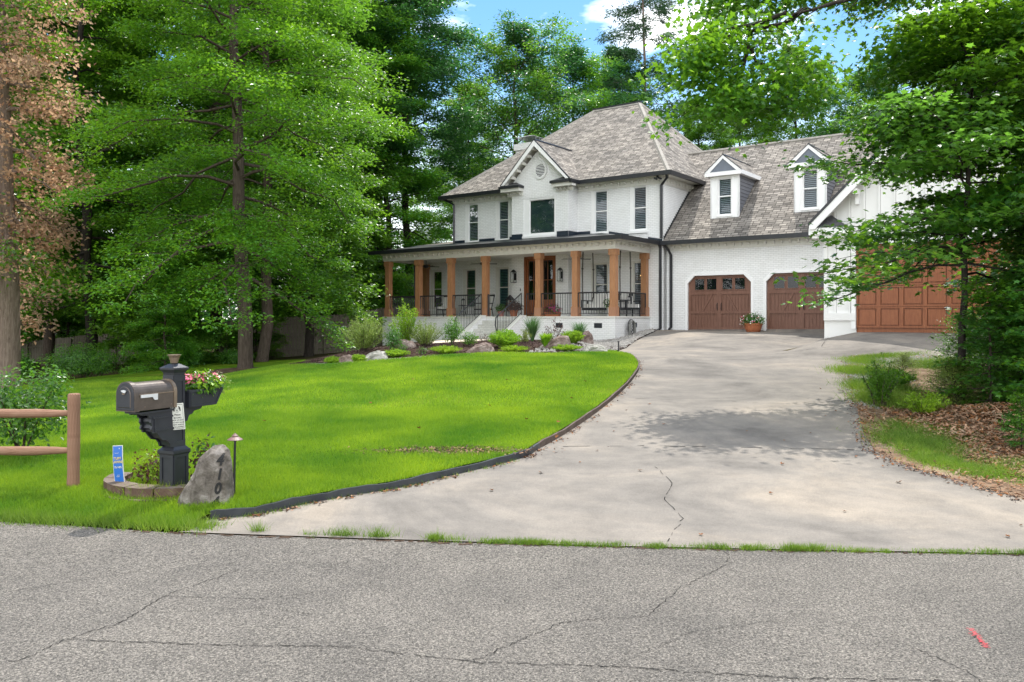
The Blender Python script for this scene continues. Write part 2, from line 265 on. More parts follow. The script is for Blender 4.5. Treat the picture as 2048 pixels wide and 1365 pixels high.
# ---------------- mesh helpers ----------------
class MB:
    """Collects faces, gives every face a metre-scaled UV, links them as one object."""
    def __init__(s, xf=None): s.v = []; s.f = []; s.mi = []; s.mats = []; s.xf = xf
    def m(s, name):
        if name not in s.mats: s.mats.append(name)
        return s.mats.index(name)
    def face(s, pts, mat):
        i = len(s.v)
        s.v += [s.xf(*p) if s.xf else tuple(p) for p in pts]; s.f.append(tuple(range(i, i+len(pts)))); s.mi.append(s.m(mat))
    def box(s, a0, a1, b0, b1, c0, c1, mat, top=None):
        a0, a1 = sorted((a0, a1)); b0, b1 = sorted((b0, b1)); c0, c1 = sorted((c0, c1))
        P = [(a0, b0, c0), (a1, b0, c0), (a1, b1, c0), (a0, b1, c0), (a0, b0, c1), (a1, b0, c1), (a1, b1, c1), (a0, b1, c1)]
        for q in ((0, 3, 2, 1), (0, 1, 5, 4), (1, 2, 6, 5), (2, 3, 7, 6), (3, 0, 4, 7)): s.face([P[k] for k in q], mat)
        s.face([P[k] for k in (4, 5, 6, 7)], top or mat)
    def prism(s, poly, d, mat, side=None):
        """poly: 3D points of one face; d: extrusion vector."""
        q = [tuple(Vector(p)+Vector(d)) for p in poly]; n = len(poly)
        s.face(poly, mat); s.face(q[::-1], mat)
        for i in range(n): j = (i+1) % n; s.face([poly[i], q[i], q[j], poly[j]], side or mat)
    def tube(s, pts, r, mat, seg=8, caps=True):
        pts = [Vector(p) for p in pts]; n = len(pts); rr = r if hasattr(r, '__len__') else [r]*n; rings = []
        for i, p in enumerate(pts):
            d = (pts[min(i+1, n-1)]-pts[max(i-1, 0)]).normalized(); a = d.cross(Vector((0, 0, 1)) if abs(d.z) < .9 else Vector((1, 0, 0))).normalized(); b = d.cross(a)
            rings.append([tuple(p+a*(rr[i]*math.cos(2*math.pi*k/seg))+b*(rr[i]*math.sin(2*math.pi*k/seg))) for k in range(seg)])
        for i in range(n-1):
            for k in range(seg): l = (k+1) % seg; s.face([rings[i][k], rings[i][l], rings[i+1][l], rings[i+1][k]], mat)
        if caps: s.face(rings[0][::-1], mat); s.face(rings[-1], mat)
    def lathe(s, c, prof, mat, seg=20, rot=0):
        c = Vector(c); rings = [[(c.x+r*math.cos(rot+2*math.pi*k/seg), c.y+r*math.sin(rot+2*math.pi*k/seg), c.z+z) for k in range(seg)] for r, z in prof]
        for i in range(len(rings)-1):
            for k in range(seg): l = (k+1) % seg; s.face([rings[i][k], rings[i][l], rings[i+1][l], rings[i+1][k]], mat)
        s.face(rings[0][::-1], mat); s.face(rings[-1], mat)
    def build(s, name, parent=None, smooth=False, weld=True, loc=None):
        me = bpy.data.meshes.new(name); me.from_pydata(s.v, [], s.f)
        for k in s.mats: me.materials.append(MT[k])
        me.polygons.foreach_set('material_index', s.mi)
        if weld:
            bm = bmesh.new(); bm.from_mesh(me); bmesh.ops.remove_doubles(bm, verts=bm.verts, dist=1e-5); bmesh.ops.recalc_face_normals(bm, faces=bm.faces); bm.to_mesh(me); bm.free()
        me.update(); uv = me.uv_layers.new(name='UVMap'); co = []
        Z = Vector((0, 0, 1))
        for p in me.polygons:
            n = p.normal; t = Z.cross(n)
            t = t.normalized() if t.length > .05 else Vector((1, 0, 0)); b = n.cross(t)
            if n.z < -.5: b = -b
            for li in p.loop_indices:
                c = me.vertices[me.loops[li].vertex_index].co; co += [c.dot(t), c.dot(b)]
        uv.data.foreach_set('uv', co)
        if smooth: me.polygons.foreach_set('use_smooth', [True]*len(me.polygons))
        o = bpy.data.objects.new(name, me); COL.objects.link(o)
        if parent: o.parent = parent
        if loc: o.location = loc
        return o
def tag(o, label=None, cat=None, group=None, kind=None):
    for k, v in (('label', label), ('category', cat), ('group', group), ('kind', kind)):
        if v: o[k] = v
    return o
def empty(name, loc, rz=0, label=None, cat=None, group=None):
    o = bpy.data.objects.new(name, None); COL.objects.link(o); o.location = loc; o.rotation_euler = (0, 0, rz); o.empty_display_size = .3
    return tag(o, label, cat, group)
def copy_tree(o, parent=None):
    c = o.copy(); COL.objects.link(c)
    if parent: c.parent = parent
    for ch in [x for x in bpy.data.objects if x.parent == o]: copy_tree(ch, c)
    return c
def np_mesh(name, V, k, mats, parent=None, mi=None, smooth=False, loops=None):
    """k-gons without shared vertices (or with explicit loops)."""
    me = bpy.data.meshes.new(name); nv = len(V); me.vertices.add(nv); me.vertices.foreach_set('co', np.asarray(V, np.float32).ravel())
    lp = np.arange(nv, dtype=np.int32) if loops is None else np.asarray(loops, np.int32).ravel()
    me.loops.add(len(lp)); me.loops.foreach_set('vertex_index', lp); nf = len(lp)//k
    me.polygons.add(nf); me.polygons.foreach_set('loop_start', np.arange(nf, dtype=np.int32)*k)
    for m in mats: me.materials.append(MT[m])
    if mi is not None: me.polygons.foreach_set('material_index', np.asarray(mi, np.int32))
    me.polygons.foreach_set('use_smooth', np.full(nf, smooth))
    me.update(calc_edges=True)
    o = bpy.data.objects.new(name, me); COL.objects.link(o)
    if parent: o.parent = parent
    return o
def text(s, size, mat, parent, mtx, name='lettering', extrude=.002, bold=0, xs=1, shear=0):
    cu = bpy.data.curves.new('t', 'FONT'); cu.body = s; cu.size = size; cu.extrude = extrude; cu.align_x = 'CENTER'; cu.align_y = 'CENTER'; cu.offset = bold; cu.shear = shear
    ob = bpy.data.objects.new('t', cu); COL.objects.link(ob); dg = bpy.context.evaluated_depsgraph_get(); dg.update()
    me = bpy.data.meshes.new_from_object(ob.evaluated_get(dg)); COL.objects.unlink(ob); bpy.data.objects.remove(ob)
    me.transform(mtx @ Matrix.Diagonal((xs, 1, 1, 1))); me.materials.clear(); me.materials.append(MT[mat]); me.name = name
    o = bpy.data.objects.new(name, me); COL.objects.link(o)
    if parent: o.parent = parent
    return o
# ---------------- terrain ----------------
OX, OY = 6.3007, 34.3109; AX, AY = -.80666, .59102; BX, BY = .59102, .80666     # house corner; u runs left along the facade, w runs back
def sst(a, b, x):
    t = np.clip((x-a)/(b-a), 0, 1); return t*t*(3-2*t)
def zt(X, Y):
    X = np.asarray(X, float); Y = np.asarray(Y, float)
    f = np.interp(Y, [6.2, 14, 22, 30, 34, 50, 90], [0, .41, .83, 1.2, 1.28, 1.35, 1.5])
    g = np.interp(Y, [6.2, 14, 21, 32, 50, 90], [0, .41, .78, .82, .9, 1.2])
    k = sst(3.2, 6.3, X)*sst(22, 30, Y); h = g+(f-g)*k
    r = np.interp(X, [-60, -25, -16, -11.4, -9.2, -8, -6.5, -5, -3, -1, 0], [-2.2, -1.6, -.6, -.08, 0, .15, .45, .68, .88, .97, 1])
    z = h*r; u = (X-OX)*AX+(Y-OY)*AY; w = (X-OX)*BX+(Y-OY)*BY
    return z+.56*sst(-7.4, -9.0, u)*sst(-11.5, -6.2, w)*(1-sst(-15.5, -18, u))
def gz(x, y): return float(zt(x, y))
def hw(u, w_): return (OX+AX*u+BX*w_, OY+AY*u+BY*w_)      # house frame to world plan
def inside(poly, X, Y):
    c = np.zeros(X.shape, bool); n = len(poly)
    for i in range(n):
        (x1, y1), (x2, y2) = poly[i], poly[(i+1) % n]
        if y1 == y2: continue
        c ^= ((y1 > Y) != (y2 > Y)) & (X < (x2-x1)*(Y-y1)/(y2-y1)+x1)
    return c
def smooth_line(pts, n=6):
    P = [Vector((*p, 0)) for p in pts]; P = [P[0]]+P+[P[-1]]; out = []
    for i in range(1, len(P)-2):
        for k in range(n):
            t = k/n; a, b, c, d = P[i-1:i+3]
            q = .5*((2*b)+(c-a)*t+(2*a-5*b+4*c-d)*t*t+(3*b-a-3*c+d)*t**3); out.append((q.x, q.y))
    return out+[pts[-1]]
def sheet_mesh(poly, step, dz, mound=None):
    """Conforming triangulation of a plan polygon laid on the terrain; step grows with distance."""
    xs = [p[0] for p in poly]; ys = [p[1] for p in poly]; V = [Vector(p) for p in poly]; nb = len(V)
    y = min(ys)
    while y < max(ys):
        st = step*max(1, (abs(y)/14))
        X = np.arange(min(xs)+st*.5, max(xs), st)
        ok = inside(poly, X, np.full(X.shape, y)); V += [Vector((float(x), float(y))) for x in X[ok]]; y += st
    r = delaunay_2d_cdt(V, [], [list(range(nb))], 1, 1e-4)
    v2, _, fs = r[0], r[1], r[2]; A = np.array([(p[0], p[1]) for p in v2]); Z = zt(A[:, 0], A[:, 1])+dz
    if mound is not None: Z = Z+mound(A[:, 0], A[:, 1])
    return [(float(a), float(b), float(c)) for (a, b), c in zip(A, Z)], [tuple(f) for f in fs]
def sheet(name, poly, step, dz, mat, mound=None, extra=None, kind='structure', parent=None):
    V, Fc = sheet_mesh(poly, step, dz, mound); me = bpy.data.meshes.new(name); mi = [0]*len(Fc)
    mats = [mat]
    if extra:
        for mname, ev, ef in extra:
            if mname not in mats: mats.append(mname)
            o = len(V); V += ev; Fc += [tuple(o+i for i in f) for f in ef]; mi += [mats.index(mname)]*len(ef)
    me.from_pydata(V, [], Fc)
    for k in mats: me.materials.append(MT[k])
    me.polygons.foreach_set('material_index', mi)
    bm = bmesh.new(); bm.from_mesh(me)
    for f in bm.faces:
        f.normal_update()
        if f.normal.z < 0: f.normal_flip()
        f.smooth = name != 'road'
    bm.to_mesh(me); bm.free(); o = bpy.data.objects.new(name, me); COL.objects.link(o)
    if kind: o['kind'] = kind
    if parent: o.parent = parent
    return o
rng = random.Random(5)
def ribbon(pts, wd, dz, jag=.012, seg=.05, gaps=0):
    """thin jagged crack following plan points, laid just above the ground"""
    V = []; Fc = []; P = [Vector(p) for p in pts]; prev = None
    for i in range(len(P)-1):
        L_ = (P[i+1]-P[i]).length; n = max(2, int(L_/seg)); d = (P[i+1]-P[i]).normalized(); nn = Vector((-d.y, d.x))
        for k in range(n+(i == len(P)-2)):
            q = P[i].lerp(P[i+1], k/n)+nn*rng.gauss(0, jag); ww = wd*rng.uniform(.3, 1.3)*.5
            a, b = q+nn*ww, q-nn*ww; z = gz(q.x, q.y)+dz; V += [(a.x, a.y, z), (b.x, b.y, z)]
            if len(V) >= 4 and not (gaps and rng.random() < gaps): j = len(V); Fc.append((j-4, j-2, j-1, j-3))
    return V, Fc
edge = smooth_line([(-2.56, 7.0), (-2.22, 7.14), (-1.89, 7.46), (-1.54, 7.74), (-1.08, 8.06), (-.61, 8.54), (.1, 9.32), (.33, 9.86), (.68, 10.72), (1.22, 12.26), (1.76, 14.0), (2.26, 15.82), (2.74, 17.86), (2.95, 19.16), (3.04, 20.54), (2.97, 21.9), (2.75, 22.9)], 5)
street = [(-30, 8.6), (-12, 7.7), (-5.3, 7.12), (-4.32, 6.98), (-3.65, 6.86), (-3.11, 6.74), (-2.7, 6.66), (-2.19, 6.60), (-1.28, 6.50), (-.48, 6.42), (.86, 6.30), (2.17, 6.22), (3.8, 6.12), (4.7, 6.08), (8, 5.95), (30, 5.6)]
right = [(30, 9.5), (9, 8.2), (6.2, 7.35), (5.32, 7.1), (4.72, 7.6), (4.55, 8.1), (4.41, 8.5), (4.26, 9.06), (4.27, 9.7), (4.59, 10.76), (5.34, 12.76), (5.9, 14.36), (7.16, 17.68), (7.9, 19.6), (8.4, 20.3), (9.2, 20.2), (10.2, 19.5), hw(-14.3, -11), hw(-14.3, -5.9)]
bedfront = smooth_line([(-5.6, 21.6), (-4.59, 20.6), (-3.99, 20.42), (-3.29, 20.54), (-2.21, 20.92), (-1.36, 21.45), (-.52, 21.7), (.46, 21.3), (1.24, 21.45), (2.29, 22.4), (2.75, 22.9)], 4)
road_cr = [([(-3.05, 4.0), (-2.52, 4.22), (-2.43, 4.5), (-2.25, 4.75), (-2.2, 5.2), (-1.9, 5.75)], .012), ([(-2.43, 4.5), (-1.6, 4.42), (-.9, 4.4), (-.2, 4.2), (.5, 4.15), (1.3, 4.02), (2.1, 3.98), (2.6, 3.9)], .014),
    ([(-.2, 4.2), (.05, 4.5), (.3, 4.75), (.8, 4.85), (1.05, 5.3), (1.55, 5.9), (1.62, 6.22)], .011), ([(-2.2, 5.2), (-1.55, 5.15), (-1.2, 5.3)], .008), ([(-3.2, 5.3), (-2.6, 5.7), (-2.3, 6.2), (-1.8, 6.5)], .008), ([(2.3, 3.6), (2.25, 4.1), (2.12, 4.4)], .010),
    ([(-2.1, 4.9), (-1.5, 5.0), (-1.1, 4.85)], .006), ([(.5, 4.15), (1.0, 4.6), (1.6, 4.8)], .006)]
ex = [('crack', *ribbon(p, w_*.5, .004, .008, .025, .05)) for p, w_ in road_cr]
def blob(cx, cy, pts, dz): V = [(cx+a, cy+b, gz(cx+a, cy+b)+dz) for a, b in pts]; return V, [tuple(range(len(V)))]
for k in range(46):
    t = k/45; ex.append(('red_paint', *blob(2.53+.03*rng.gauss(0, .33)+.03*t, 4.38+.24*t, [(-.012*rng.uniform(.1, 1.5), -.003), (.012*rng.uniform(.1, 1.5), -.003), (.012*rng.uniform(.2, 1.5), .003), (-.01*rng.random(), .004)], .004+.0003*k)))
ROADP = [(-200, -40), (200, -40), (200, 3), (30, 5.6)]+street[::-1][1:-1]+[(-30, 8.6), (-200, 15)]
ex.append(('soil', *ribbon([(p[0], p[1]-.015) for p in street if -3.2 < p[0] < 9], .045, .0045, .016, .035, .5)))
sheet('road', ROADP, 1.2, .0, 'asphalt', extra=ex)
E1 = [p for p in edge]
DRV = [(-3.0, 6.72)]+E1+[(2.95, 23.6), (3.7, 26.6), (4.3, 29.2), (5.0, 31.2), (5.75, 33.2), hw(-.05, -.35), hw(-.05, .34), hw(-8.0, .34), hw(-8.0, -5.79), hw(-14.3, -5.79)]+right[::-1][1:-1][0:]+[(30, 9.5)]+[(30, 5.6)]
DRV = [(-2.62, 6.68)]+E1+[(2.95, 23.6), (3.7, 26.6), (4.3, 29.2), (5.0, 31.2), (5.75, 33.2), hw(.3, -.1), hw(.3, .34), hw(-8.0, .34), hw(-8.0, -5.79), hw(-14.3, -5.79)]+right[::-1][1:-3]+[(5.6, 7.0), (6.4, 6.6), (6.6, 6.03)]+[p for p in street[::-1] if -2.9 < p[0] < 6.3]
jt = [([(.45, 9.95), (1.6, 10.0), (4.3, 9.75)], .016, .35), ([(1.75, 13.9), (3.2, 13.6), (5.4, 13.0)], .014, .6), ([(3.0, 20.3), (5.4, 21.3), (8.6, 21.5)], .02, .25), ([(4.0, 27.5), (6.6, 27.9), (9.0, 26.8)], .02, .3), ([hw(-2.0, -.3), hw(-2.2, -2.8)], .02, .1), ([(1.2, 6.4), (1.45, 7.0), (1.4, 7.6), (1.6, 8.2), (1.55, 8.9)], .007, .3), ([hw(-8.2, -6.2), (8.9, 23.2), (8.1, 21.6)], .012, .1)]
ex = [('crack', *ribbon(p, w_, .014, .008, .08, g)) for p, w_, g in jt]
sheet('driveway', DRV, .55, .010, 'concrete', extra=ex)
# lawn, with a lip over the edging
LIP = .075
LAWN = [(x-.035, y+.03) for x, y in E1]+bedfront[::-1]+[(-6.6, 23.2), (-6.2, 25.5), (-7.4, 29.5), (-8.8, 33), (-11.5, 34), (-13.6, 31), (-15.5, 28), (-19, 26), (-26, 24), (-38, 20), (-38, 9.4), (-12, 7.9)]+[(x-.02, y+.08) for x, y in street if -11 < x < -2.6]
def lip(X, Y): sy = np.interp(X, [p[0] for p in street], [p[1] for p in street]); return -(LIP-.012)*(1-sst(.05, .7, Y-sy))
sheet('lawn', LAWN, .4, LIP, 'lawn', lip)
BED = bedfront+[(2.95, 23.6), (3.7, 26.6), (4.3, 29.2), (5.0, 31.2), (5.75, 33.2), hw(.3, -.1), hw(.3, 0), hw(14, 0), hw(15.5, 0), (-7.2, 36), (-7.6, 30), (-6.4, 25.5), (-6.8, 23.2)]
def bmound(X, Y):
    fy = np.interp(X, [p[0] for p in bedfront], [p[1] for p in bedfront]); return .20*sst(0, 2.4, Y-fy)*(1-sst(4.5, 8, Y-fy))*(1-sst(1.6, 3.0, X))*sst(-5.6, -4.4, X)
sheet('planting_bed', BED, .5, .05, 'soil', bmound)
def bz(x, y): return gz(x, y)+.05+float(bmound(np.array(x), np.array(y)))
BANK = [(x, y) for x, y in right[:-2]]+[hw(-14.3, -11), hw(-14.4, -5.9), hw(-15, 0), (30, 30), (60, 30), (60, 8)]
BANK = [(60, 8.4), (9, 7.0), (6.4, 6.75), (5.6, 7.0)]+right[3:-2]+[hw(-14.3, -11), hw(-14.4, -5.9), (22, 28), (60, 30)]
sheet('bank', BANK, .7, .006, 'bank_soil')
VERGE = [(6.4, 6.75), (9, 7.0), (60, 8.4), (60, 5.2), (30, 5.6), (8, 5.95), (6.6, 6.03)]
sheet('verge', VERGE, .8, .006, 'bank_soil')
BASE = [(-400, 16), (-200, 15), (-60, 10), (60, 6), (200, 3), (400, 3), (400, 500), (-400, 500)]
V, Fc = sheet_mesh([(-120, 9), (120, 4), (120, 130), (-120, 130)], 1.6, -.05)
me = bpy.data.meshes.new('ground'); V += [(-900, -400, -.4), (900, -400, -.4), (900, 1500, -.4), (-900, 1500, -.4)]; n = len(V)
me.from_pydata(V, [], Fc+[(n-4, n-3, n-2, n-1)]); me.materials.append(MT['forest_floor']); o = bpy.data.objects.new('ground', me); COL.objects.link(o); o['kind'] = 'structure'
# walkway in front of the steps
wk = [hw(7.3, -5.0), hw(4.9, -5.0), hw(4.9, -6.3), (1.9, 29.0), (1.7, 27.6), (-.6, 28.0), (-3.0, 29.2), hw(7.3, -6.6)]
sheet('path', wk, .5, .13, 'paving')
# edging board along the lawn
mb = MB(); n = len(E1)
for i in range(n-1):
    (x1, y1), (x2, y2) = E1[i], E1[i+1]; m_ = 'edging' if x2 < .35 else 'edging_brown'; t1 = .078+.006*math.sin(i*.9)+.004*math.sin(i*2.3); t2 = .078+.006*math.sin((i+1)*.9)+.004*math.sin((i+1)*2.3)
    z1, z2 = gz(x1, y1), gz(x2, y2); d = Vector((x2-x1, y2-y1)).normalized(); nx, ny = -d.y*.03, d.x*.03
    A = [(x1, y1, z1-.05), (x2, y2, z2-.05), (x2, y2, z2+t2), (x1, y1, z1+t1)]; B = [(p[0]+nx, p[1]+ny, p[2]) for p in A]
    mb.face(A, m_); mb.face([A[3], A[2], B[2], B[3]], m_); mb.face(B, m_)
tag(mb.build('lawn_edging', weld=False), 'low dark edging board curving between bright lawn and driveway', 'edging')
# ---------------- scatter helpers ----------------
nr = np.random.default_rng(11)
SHAPES = {
 'oval': [(0, 0, 0), (.26, .45, .06), (0, 1, -.03), (-.26, .45, .06)],
 'narrow': [(0, 0, 0), (.11, .45, .03), (0, 1, -.05), (-.11, .45, .03)],
 'round': [(0, 0, 0), (.34, .22, .05), (.40, .6, .03), (.02, 1, -.06), (-.38, .62, .04), (-.33, .22, .05)],
 'star': [(0, 0, 0), (.42, .02, .0), (.30, .28, .03), (.56, .58, -.05), (.22, .60, .03), (0, 1.05, -.06), (-.22, .60, .03), (-.56, .58, -.05), (-.30, .28, .03), (-.42, .02, 0)],
 'blade': [(-.5, 0, 0), (.5, 0, 0), (.05, 1, 0)],
 'chip': [(-.5, -.5, 0), (.5, -.4, .05), (.4, .5, 0), (-.45, .5, .08)],
}
def leaves(P, Nn, T, size, shape):
    """P centres, Nn normals, T growth direction (made perpendicular to Nn)."""
    S = np.array(SHAPES[shape]); k = len(S)
    Nn = Nn/np.linalg.norm(Nn, axis=1, keepdims=True); T = T-Nn*(T*Nn).sum(1, keepdims=True); T /= np.linalg.norm(T, axis=1, keepdims=True)+1e-9; B = np.cross(T, Nn)
    size = np.broadcast_to(np.asarray(size, float).reshape(-1, 1, 1) if np.ndim(size) else np.full((1, 1, 1), size), (len(P), 1, 1))
    V = P[:, None, :]+size*(S[None, :, 0:1]*B[:, None, :]+S[None, :, 1:2]*T[:, None, :]+S[None, :, 2:3]*Nn[:, None, :])
    return V.reshape(-1, 3), k
def blades(X, Y, Z, h, wd, lean=.35):
    n = len(X); a = nr.uniform(0, 2*np.pi, n); V = np.zeros((n, 3, 3)); dx, dy = np.cos(a)*wd*.5, np.sin(a)*wd*.5
    l = nr.normal(0, lean, (n, 2))*h[:, None]
    V[:, 0] = np.c_[X-dx, Y-dy, Z]; V[:, 1] = np.c_[X+dx, Y+dy, Z]; V[:, 2] = np.c_[X+l[:, 0], Y+l[:, 1], Z+h]
    return V.reshape(-1, 3)
def rand_in(poly, n, y0=None, y1=None, fall=None):
    xs = [p[0] for p in poly]; ys = [p[1] for p in poly]; X = nr.uniform(min(xs), max(xs), n)
    Y = nr.uniform(max(min(ys), y0 if y0 is not None else -1e9), min(max(ys), y1 if y1 is not None else 1e9), n); ok = inside(poly, X, Y)
    return X[ok], Y[ok]
# near lawn blades: three belts, coarser with distance; only inside the view's reach
VIS = [(-6.2, 6.8), (3.5, 6.8), (8, 24), (-22, 34), (-22, 30)]
parts = []
for y0, y1, n, h, wd in ((6.7, 8.6, 260000, .05, .006), (8.6, 12.5, 330000, .05, .008), (12.5, 24, 330000, .055, .013)):
    X, Y = rand_in(LAWN, n, y0, y1) if False else (nr.uniform(-.66*y1, .35*y1 if y1 < 12 else 3.2, n), nr.uniform(y0, y1, n))
    ok = inside(LAWN, X, Y) & (np.abs(X) < .66*Y+.3); X, Y = X[ok], Y[ok]
    tn = np.sin(X*2.1+1.3*np.sin(Y*1.7))*np.cos(Y*1.9+X)*.25+1; H_ = h*nr.uniform(.45, 1.25, len(X))*tn
    bare = (((X+.75)/.85)**2+((Y-9.4)/.22)**2) < 1; keep = ~bare | (nr.random(len(X)) < .3); X, Y, H_ = X[keep], Y[keep], H_[keep]
    parts.append(blades(X, Y, zt(X, Y)+LIP-.005+lip(X, Y), H_, wd))
o = np_mesh('lawn_grass', np.concatenate(parts), 3, ['grass_blade']); tag(o, 'short bright green grass blades covering the sunlit front lawn', 'grass', kind='stuff')
# rough grass: kerb weeds, verge below the fence, right-hand strip
parts = []
def tuftarea(cx, cy, rx, ry, n, h, wd, lean=.5, dz=.0):
    a = nr.normal(0, .5, (n, 2)); X = cx+a[:, 0]*rx; Y = cy+a[:, 1]*ry; parts.append(blades(X, Y, zt(X, Y)+dz, h*nr.uniform(.4, 1.2, n), wd, lean))
for x in np.arange(-5.2, -2.4, .1): tuftarea(x, np.interp(x, [-5.3, -2.5], [7.22, 6.78]), .12, .14, 260, .08, .006)
for x, y, rx, n, h in [(x_, float(np.interp(x_, [-1.2, .86, 4.7], [6.52, 6.3, 6.08])), rng.uniform(.04, .13), rng.randint(40, 420), rng.uniform(.02, .065)) for x_ in np.arange(-.6, 4.2, .17) if rng.random() < .55]+list(((-2.05, 6.68, .06, 110, .10), (-1.35, 6.56, .14, 240, .09), (-1.6, 6.58, .1, 60, .06), (-1.05, 6.53, .12, 200, .10), (-.6, 6.47, .10, 80, .08), (-.45, 6.44, .1, 120, .06), (-.15, 6.40, .16, 260, .05), (.15, 6.37, .14, 220, .05), (.45, 6.34, .14, 260, .045), (.75, 6.32, .16, 300, .045),
                     (1.1, 6.29, .12, 220, .04), (1.5, 6.27, .15, 300, .05), (1.85, 6.25, .14, 260, .05), (2.2, 6.23, .16, 260, .045), (2.6, 6.20, .14, 160, .04), (3.1, 6.17, .16, 160, .04), (3.55, 6.15, .12, 200, .05), (3.8, 6.13, .15, 260, .05), (.95, 6.3, .4, 90, .04), (2.4, 6.21, .8, 220, .03))): tuftarea(x, y, rx, .035, n, h, .005)
for k_ in range(26): i_ = 2+int(k_*1.1); tuftarea(E1[i_][0]+.03, E1[i_][1]-.02, .07, .03, rng.randint(10, 60), .05, .004)
for cx, cy, rx, ry, n, h in ((4.75, 9.2, .25, .5, 3000, .12), (5.0, 10.1, .4, .7, 6000, .15), (5.5, 10.9, .5, .7, 4500, .14), (5.0, 8.7, .3, .35, 2200, .10), (5.6, 8.2, .5, .2, 1500, .09), (6.3, 7.8, .6, .2, 1800, .09), (5.6, 9.0, .5, .3, 1800, .1), (6.1, 13.3, .4, .8, 3800, .3), (6.7, 15.0, .5, .8, 3800, .28), (7.5, 17.6, .6, .7, 3000, .25), (8.9, 19.9, .9, .25, 2600, .14), (8.3, 19.4, .4, .5, 2000, .16), (9.6, 18.6, .8, .6, 2400, .25)): tuftarea(cx, cy, rx, ry, int(n*1.7), h*.62, .007, .8)
o = np_mesh('wild_grass', np.concatenate(parts), 3, ['grass_wild']); tag(o, 'rough weedy grass along the street edge and driveway side', 'grass', kind='stuff')
def chips(name, X, Y, Z, s0, s1, mats, label, cat, ar=.28, tilt=.35):
    n = len(X); P = np.c_[X, Y, Z]; Nn = np.c_[nr.normal(0, tilt, (n, 2)), np.ones(n)]; a = nr.uniform(0, 2*np.pi, n); T = np.c_[np.cos(a), np.sin(a), np.zeros(n)]
    SHAPES['tmp'] = [(ar*x, y, z) for x, y, z in SHAPES['chip']]; V, k = leaves(P, Nn, T, nr.uniform(s0, s1, n), 'tmp')
    o = np_mesh(name, V, k, mats, mi=nr.integers(0, len(mats), n)); tag(o, label, cat, kind='stuff'); return o
X, Y = rand_in(BED, 90000, 20, 27); Z = zt(X, Y)+.055+bmound(X, Y)+nr.uniform(0, .02, len(X)); chips('mulch_chips', X, Y, Z, .02, .065, ['chip_dark', 'chip_dark', 'soil'], 'dark purple brown mulch chips spread through the planting bed', 'mulch')
X = nr.uniform(4.6, 11, 60000); Y = nr.uniform(7.2, 14.5, 60000); ok = inside(BANK, X, Y) & ((X > 4.9+.25*np.abs(Y-9.5)) | (nr.random(len(X)) < .22)); X, Y = X[ok], Y[ok]
hp = .34*np.exp(-((X-6.9)/1.0)**2-((Y-11.0)/1.3)**2); Z = zt(X, Y)+.025+hp*nr.uniform(.3, 1, len(X)); chips('bark_mulch', X, Y, Z, .03, .085, ['chip_tan', 'chip_tan', 'bank_soil', 'dead_leaf'], 'tan shredded bark mulch heaped on the bank under the right trees', 'mulch')
X = nr.normal(-.75, .42, 1500); Y = nr.normal(9.4, .11, 1500); chips('bare_mulch', X, Y, zt(X, Y)+LIP+.012, .02, .06, ['chip_dark', 'soil', 'chip_tan'], 'thin patch of old mulch showing through the lawn near edging', 'mulch')
# pebbles: low faceted stones
def pebbles(name, X, Y, Z, s0, s1, label):
    n = len(X); O = np.array([(1, 0, 0), (0, 1, 0), (-1, 0, 0), (0, -1, 0), (0, 0, .8)]); F_ = np.array([(0, 1, 4), (1, 2, 4), (2, 3, 4), (3, 0, 4)])
    a = nr.uniform(0, 6.28, n); s = nr.uniform(s0, s1, n); q = nr.uniform(.5, 1, n); ca, sa = np.cos(a), np.sin(a)
    V = np.zeros((n, 5, 3)); ox = O[:, 0][None]*s[:, None]; oy = O[:, 1][None]*(s*q)[:, None]; V[:, :, 0] = X[:, None]+ox*ca[:, None]-oy*sa[:, None]; V[:, :, 1] = Y[:, None]+ox*sa[:, None]+oy*ca[:, None]; V[:, :, 2] = Z[:, None]+O[:, 2][None]*s[:, None]
    lp = (np.arange(n)[:, None, None]*5+F_[None]).reshape(-1); o = np_mesh(name, V.reshape(-1, 3), 3, ['pebble'], loops=lp); tag(o, label, 'pebbles', kind='stuff')
PEB = [(.3, 21.5), (2.2, 22.5), (2.95, 23.6), (3.7, 26.6), (4.3, 29.2), (5.0, 31.2), (5.75, 33.2), hw(.45, -.1), hw(.55, -3.05), hw(1.5, -3.3), (1.9, 27), (1.0, 23.3)]
X, Y = rand_in(PEB, 9000); pebbles('pebbles', X, Y, zt(X, Y)+.05+bmound(X, Y), .03, .09, 'grey river pebbles between the planting bed and driveway corner')
t_ = nr.uniform(0, 1, 5000); B_ = np.array(bedfront); q = t_*(len(B_)-1); i_ = q.astype(int); f_ = (q-i_)[:, None]; PB = B_[i_]*(1-f_)+B_[np.minimum(i_+1, len(B_)-1)]*f_+nr.normal(0, .05, (5000, 2))+[0, .08]
pebbles('pebble_border', PB[:, 0], PB[:, 1], zt(PB[:, 0], PB[:, 1])+.06, .012, .035, 'thin line of pale pebbles bordering bed and lawn')
X = np.r_[nr.normal(8.9, .7, 2600), nr.normal(5.9, .35, 1100), nr.normal(7.2, .3, 700)]; Y = np.r_[nr.normal(19.4, .35, 2600), nr.normal(13.9, .5, 1100), nr.normal(16.5, .5, 700)]
ok = inside(BANK, X, Y); X, Y = X[ok], Y[ok]; pebbles('gravel', X, Y, zt(X, Y)+.008, .012, .04, 'pale grey gravel patch beside the driveway at the garage apron')
PL_ = []
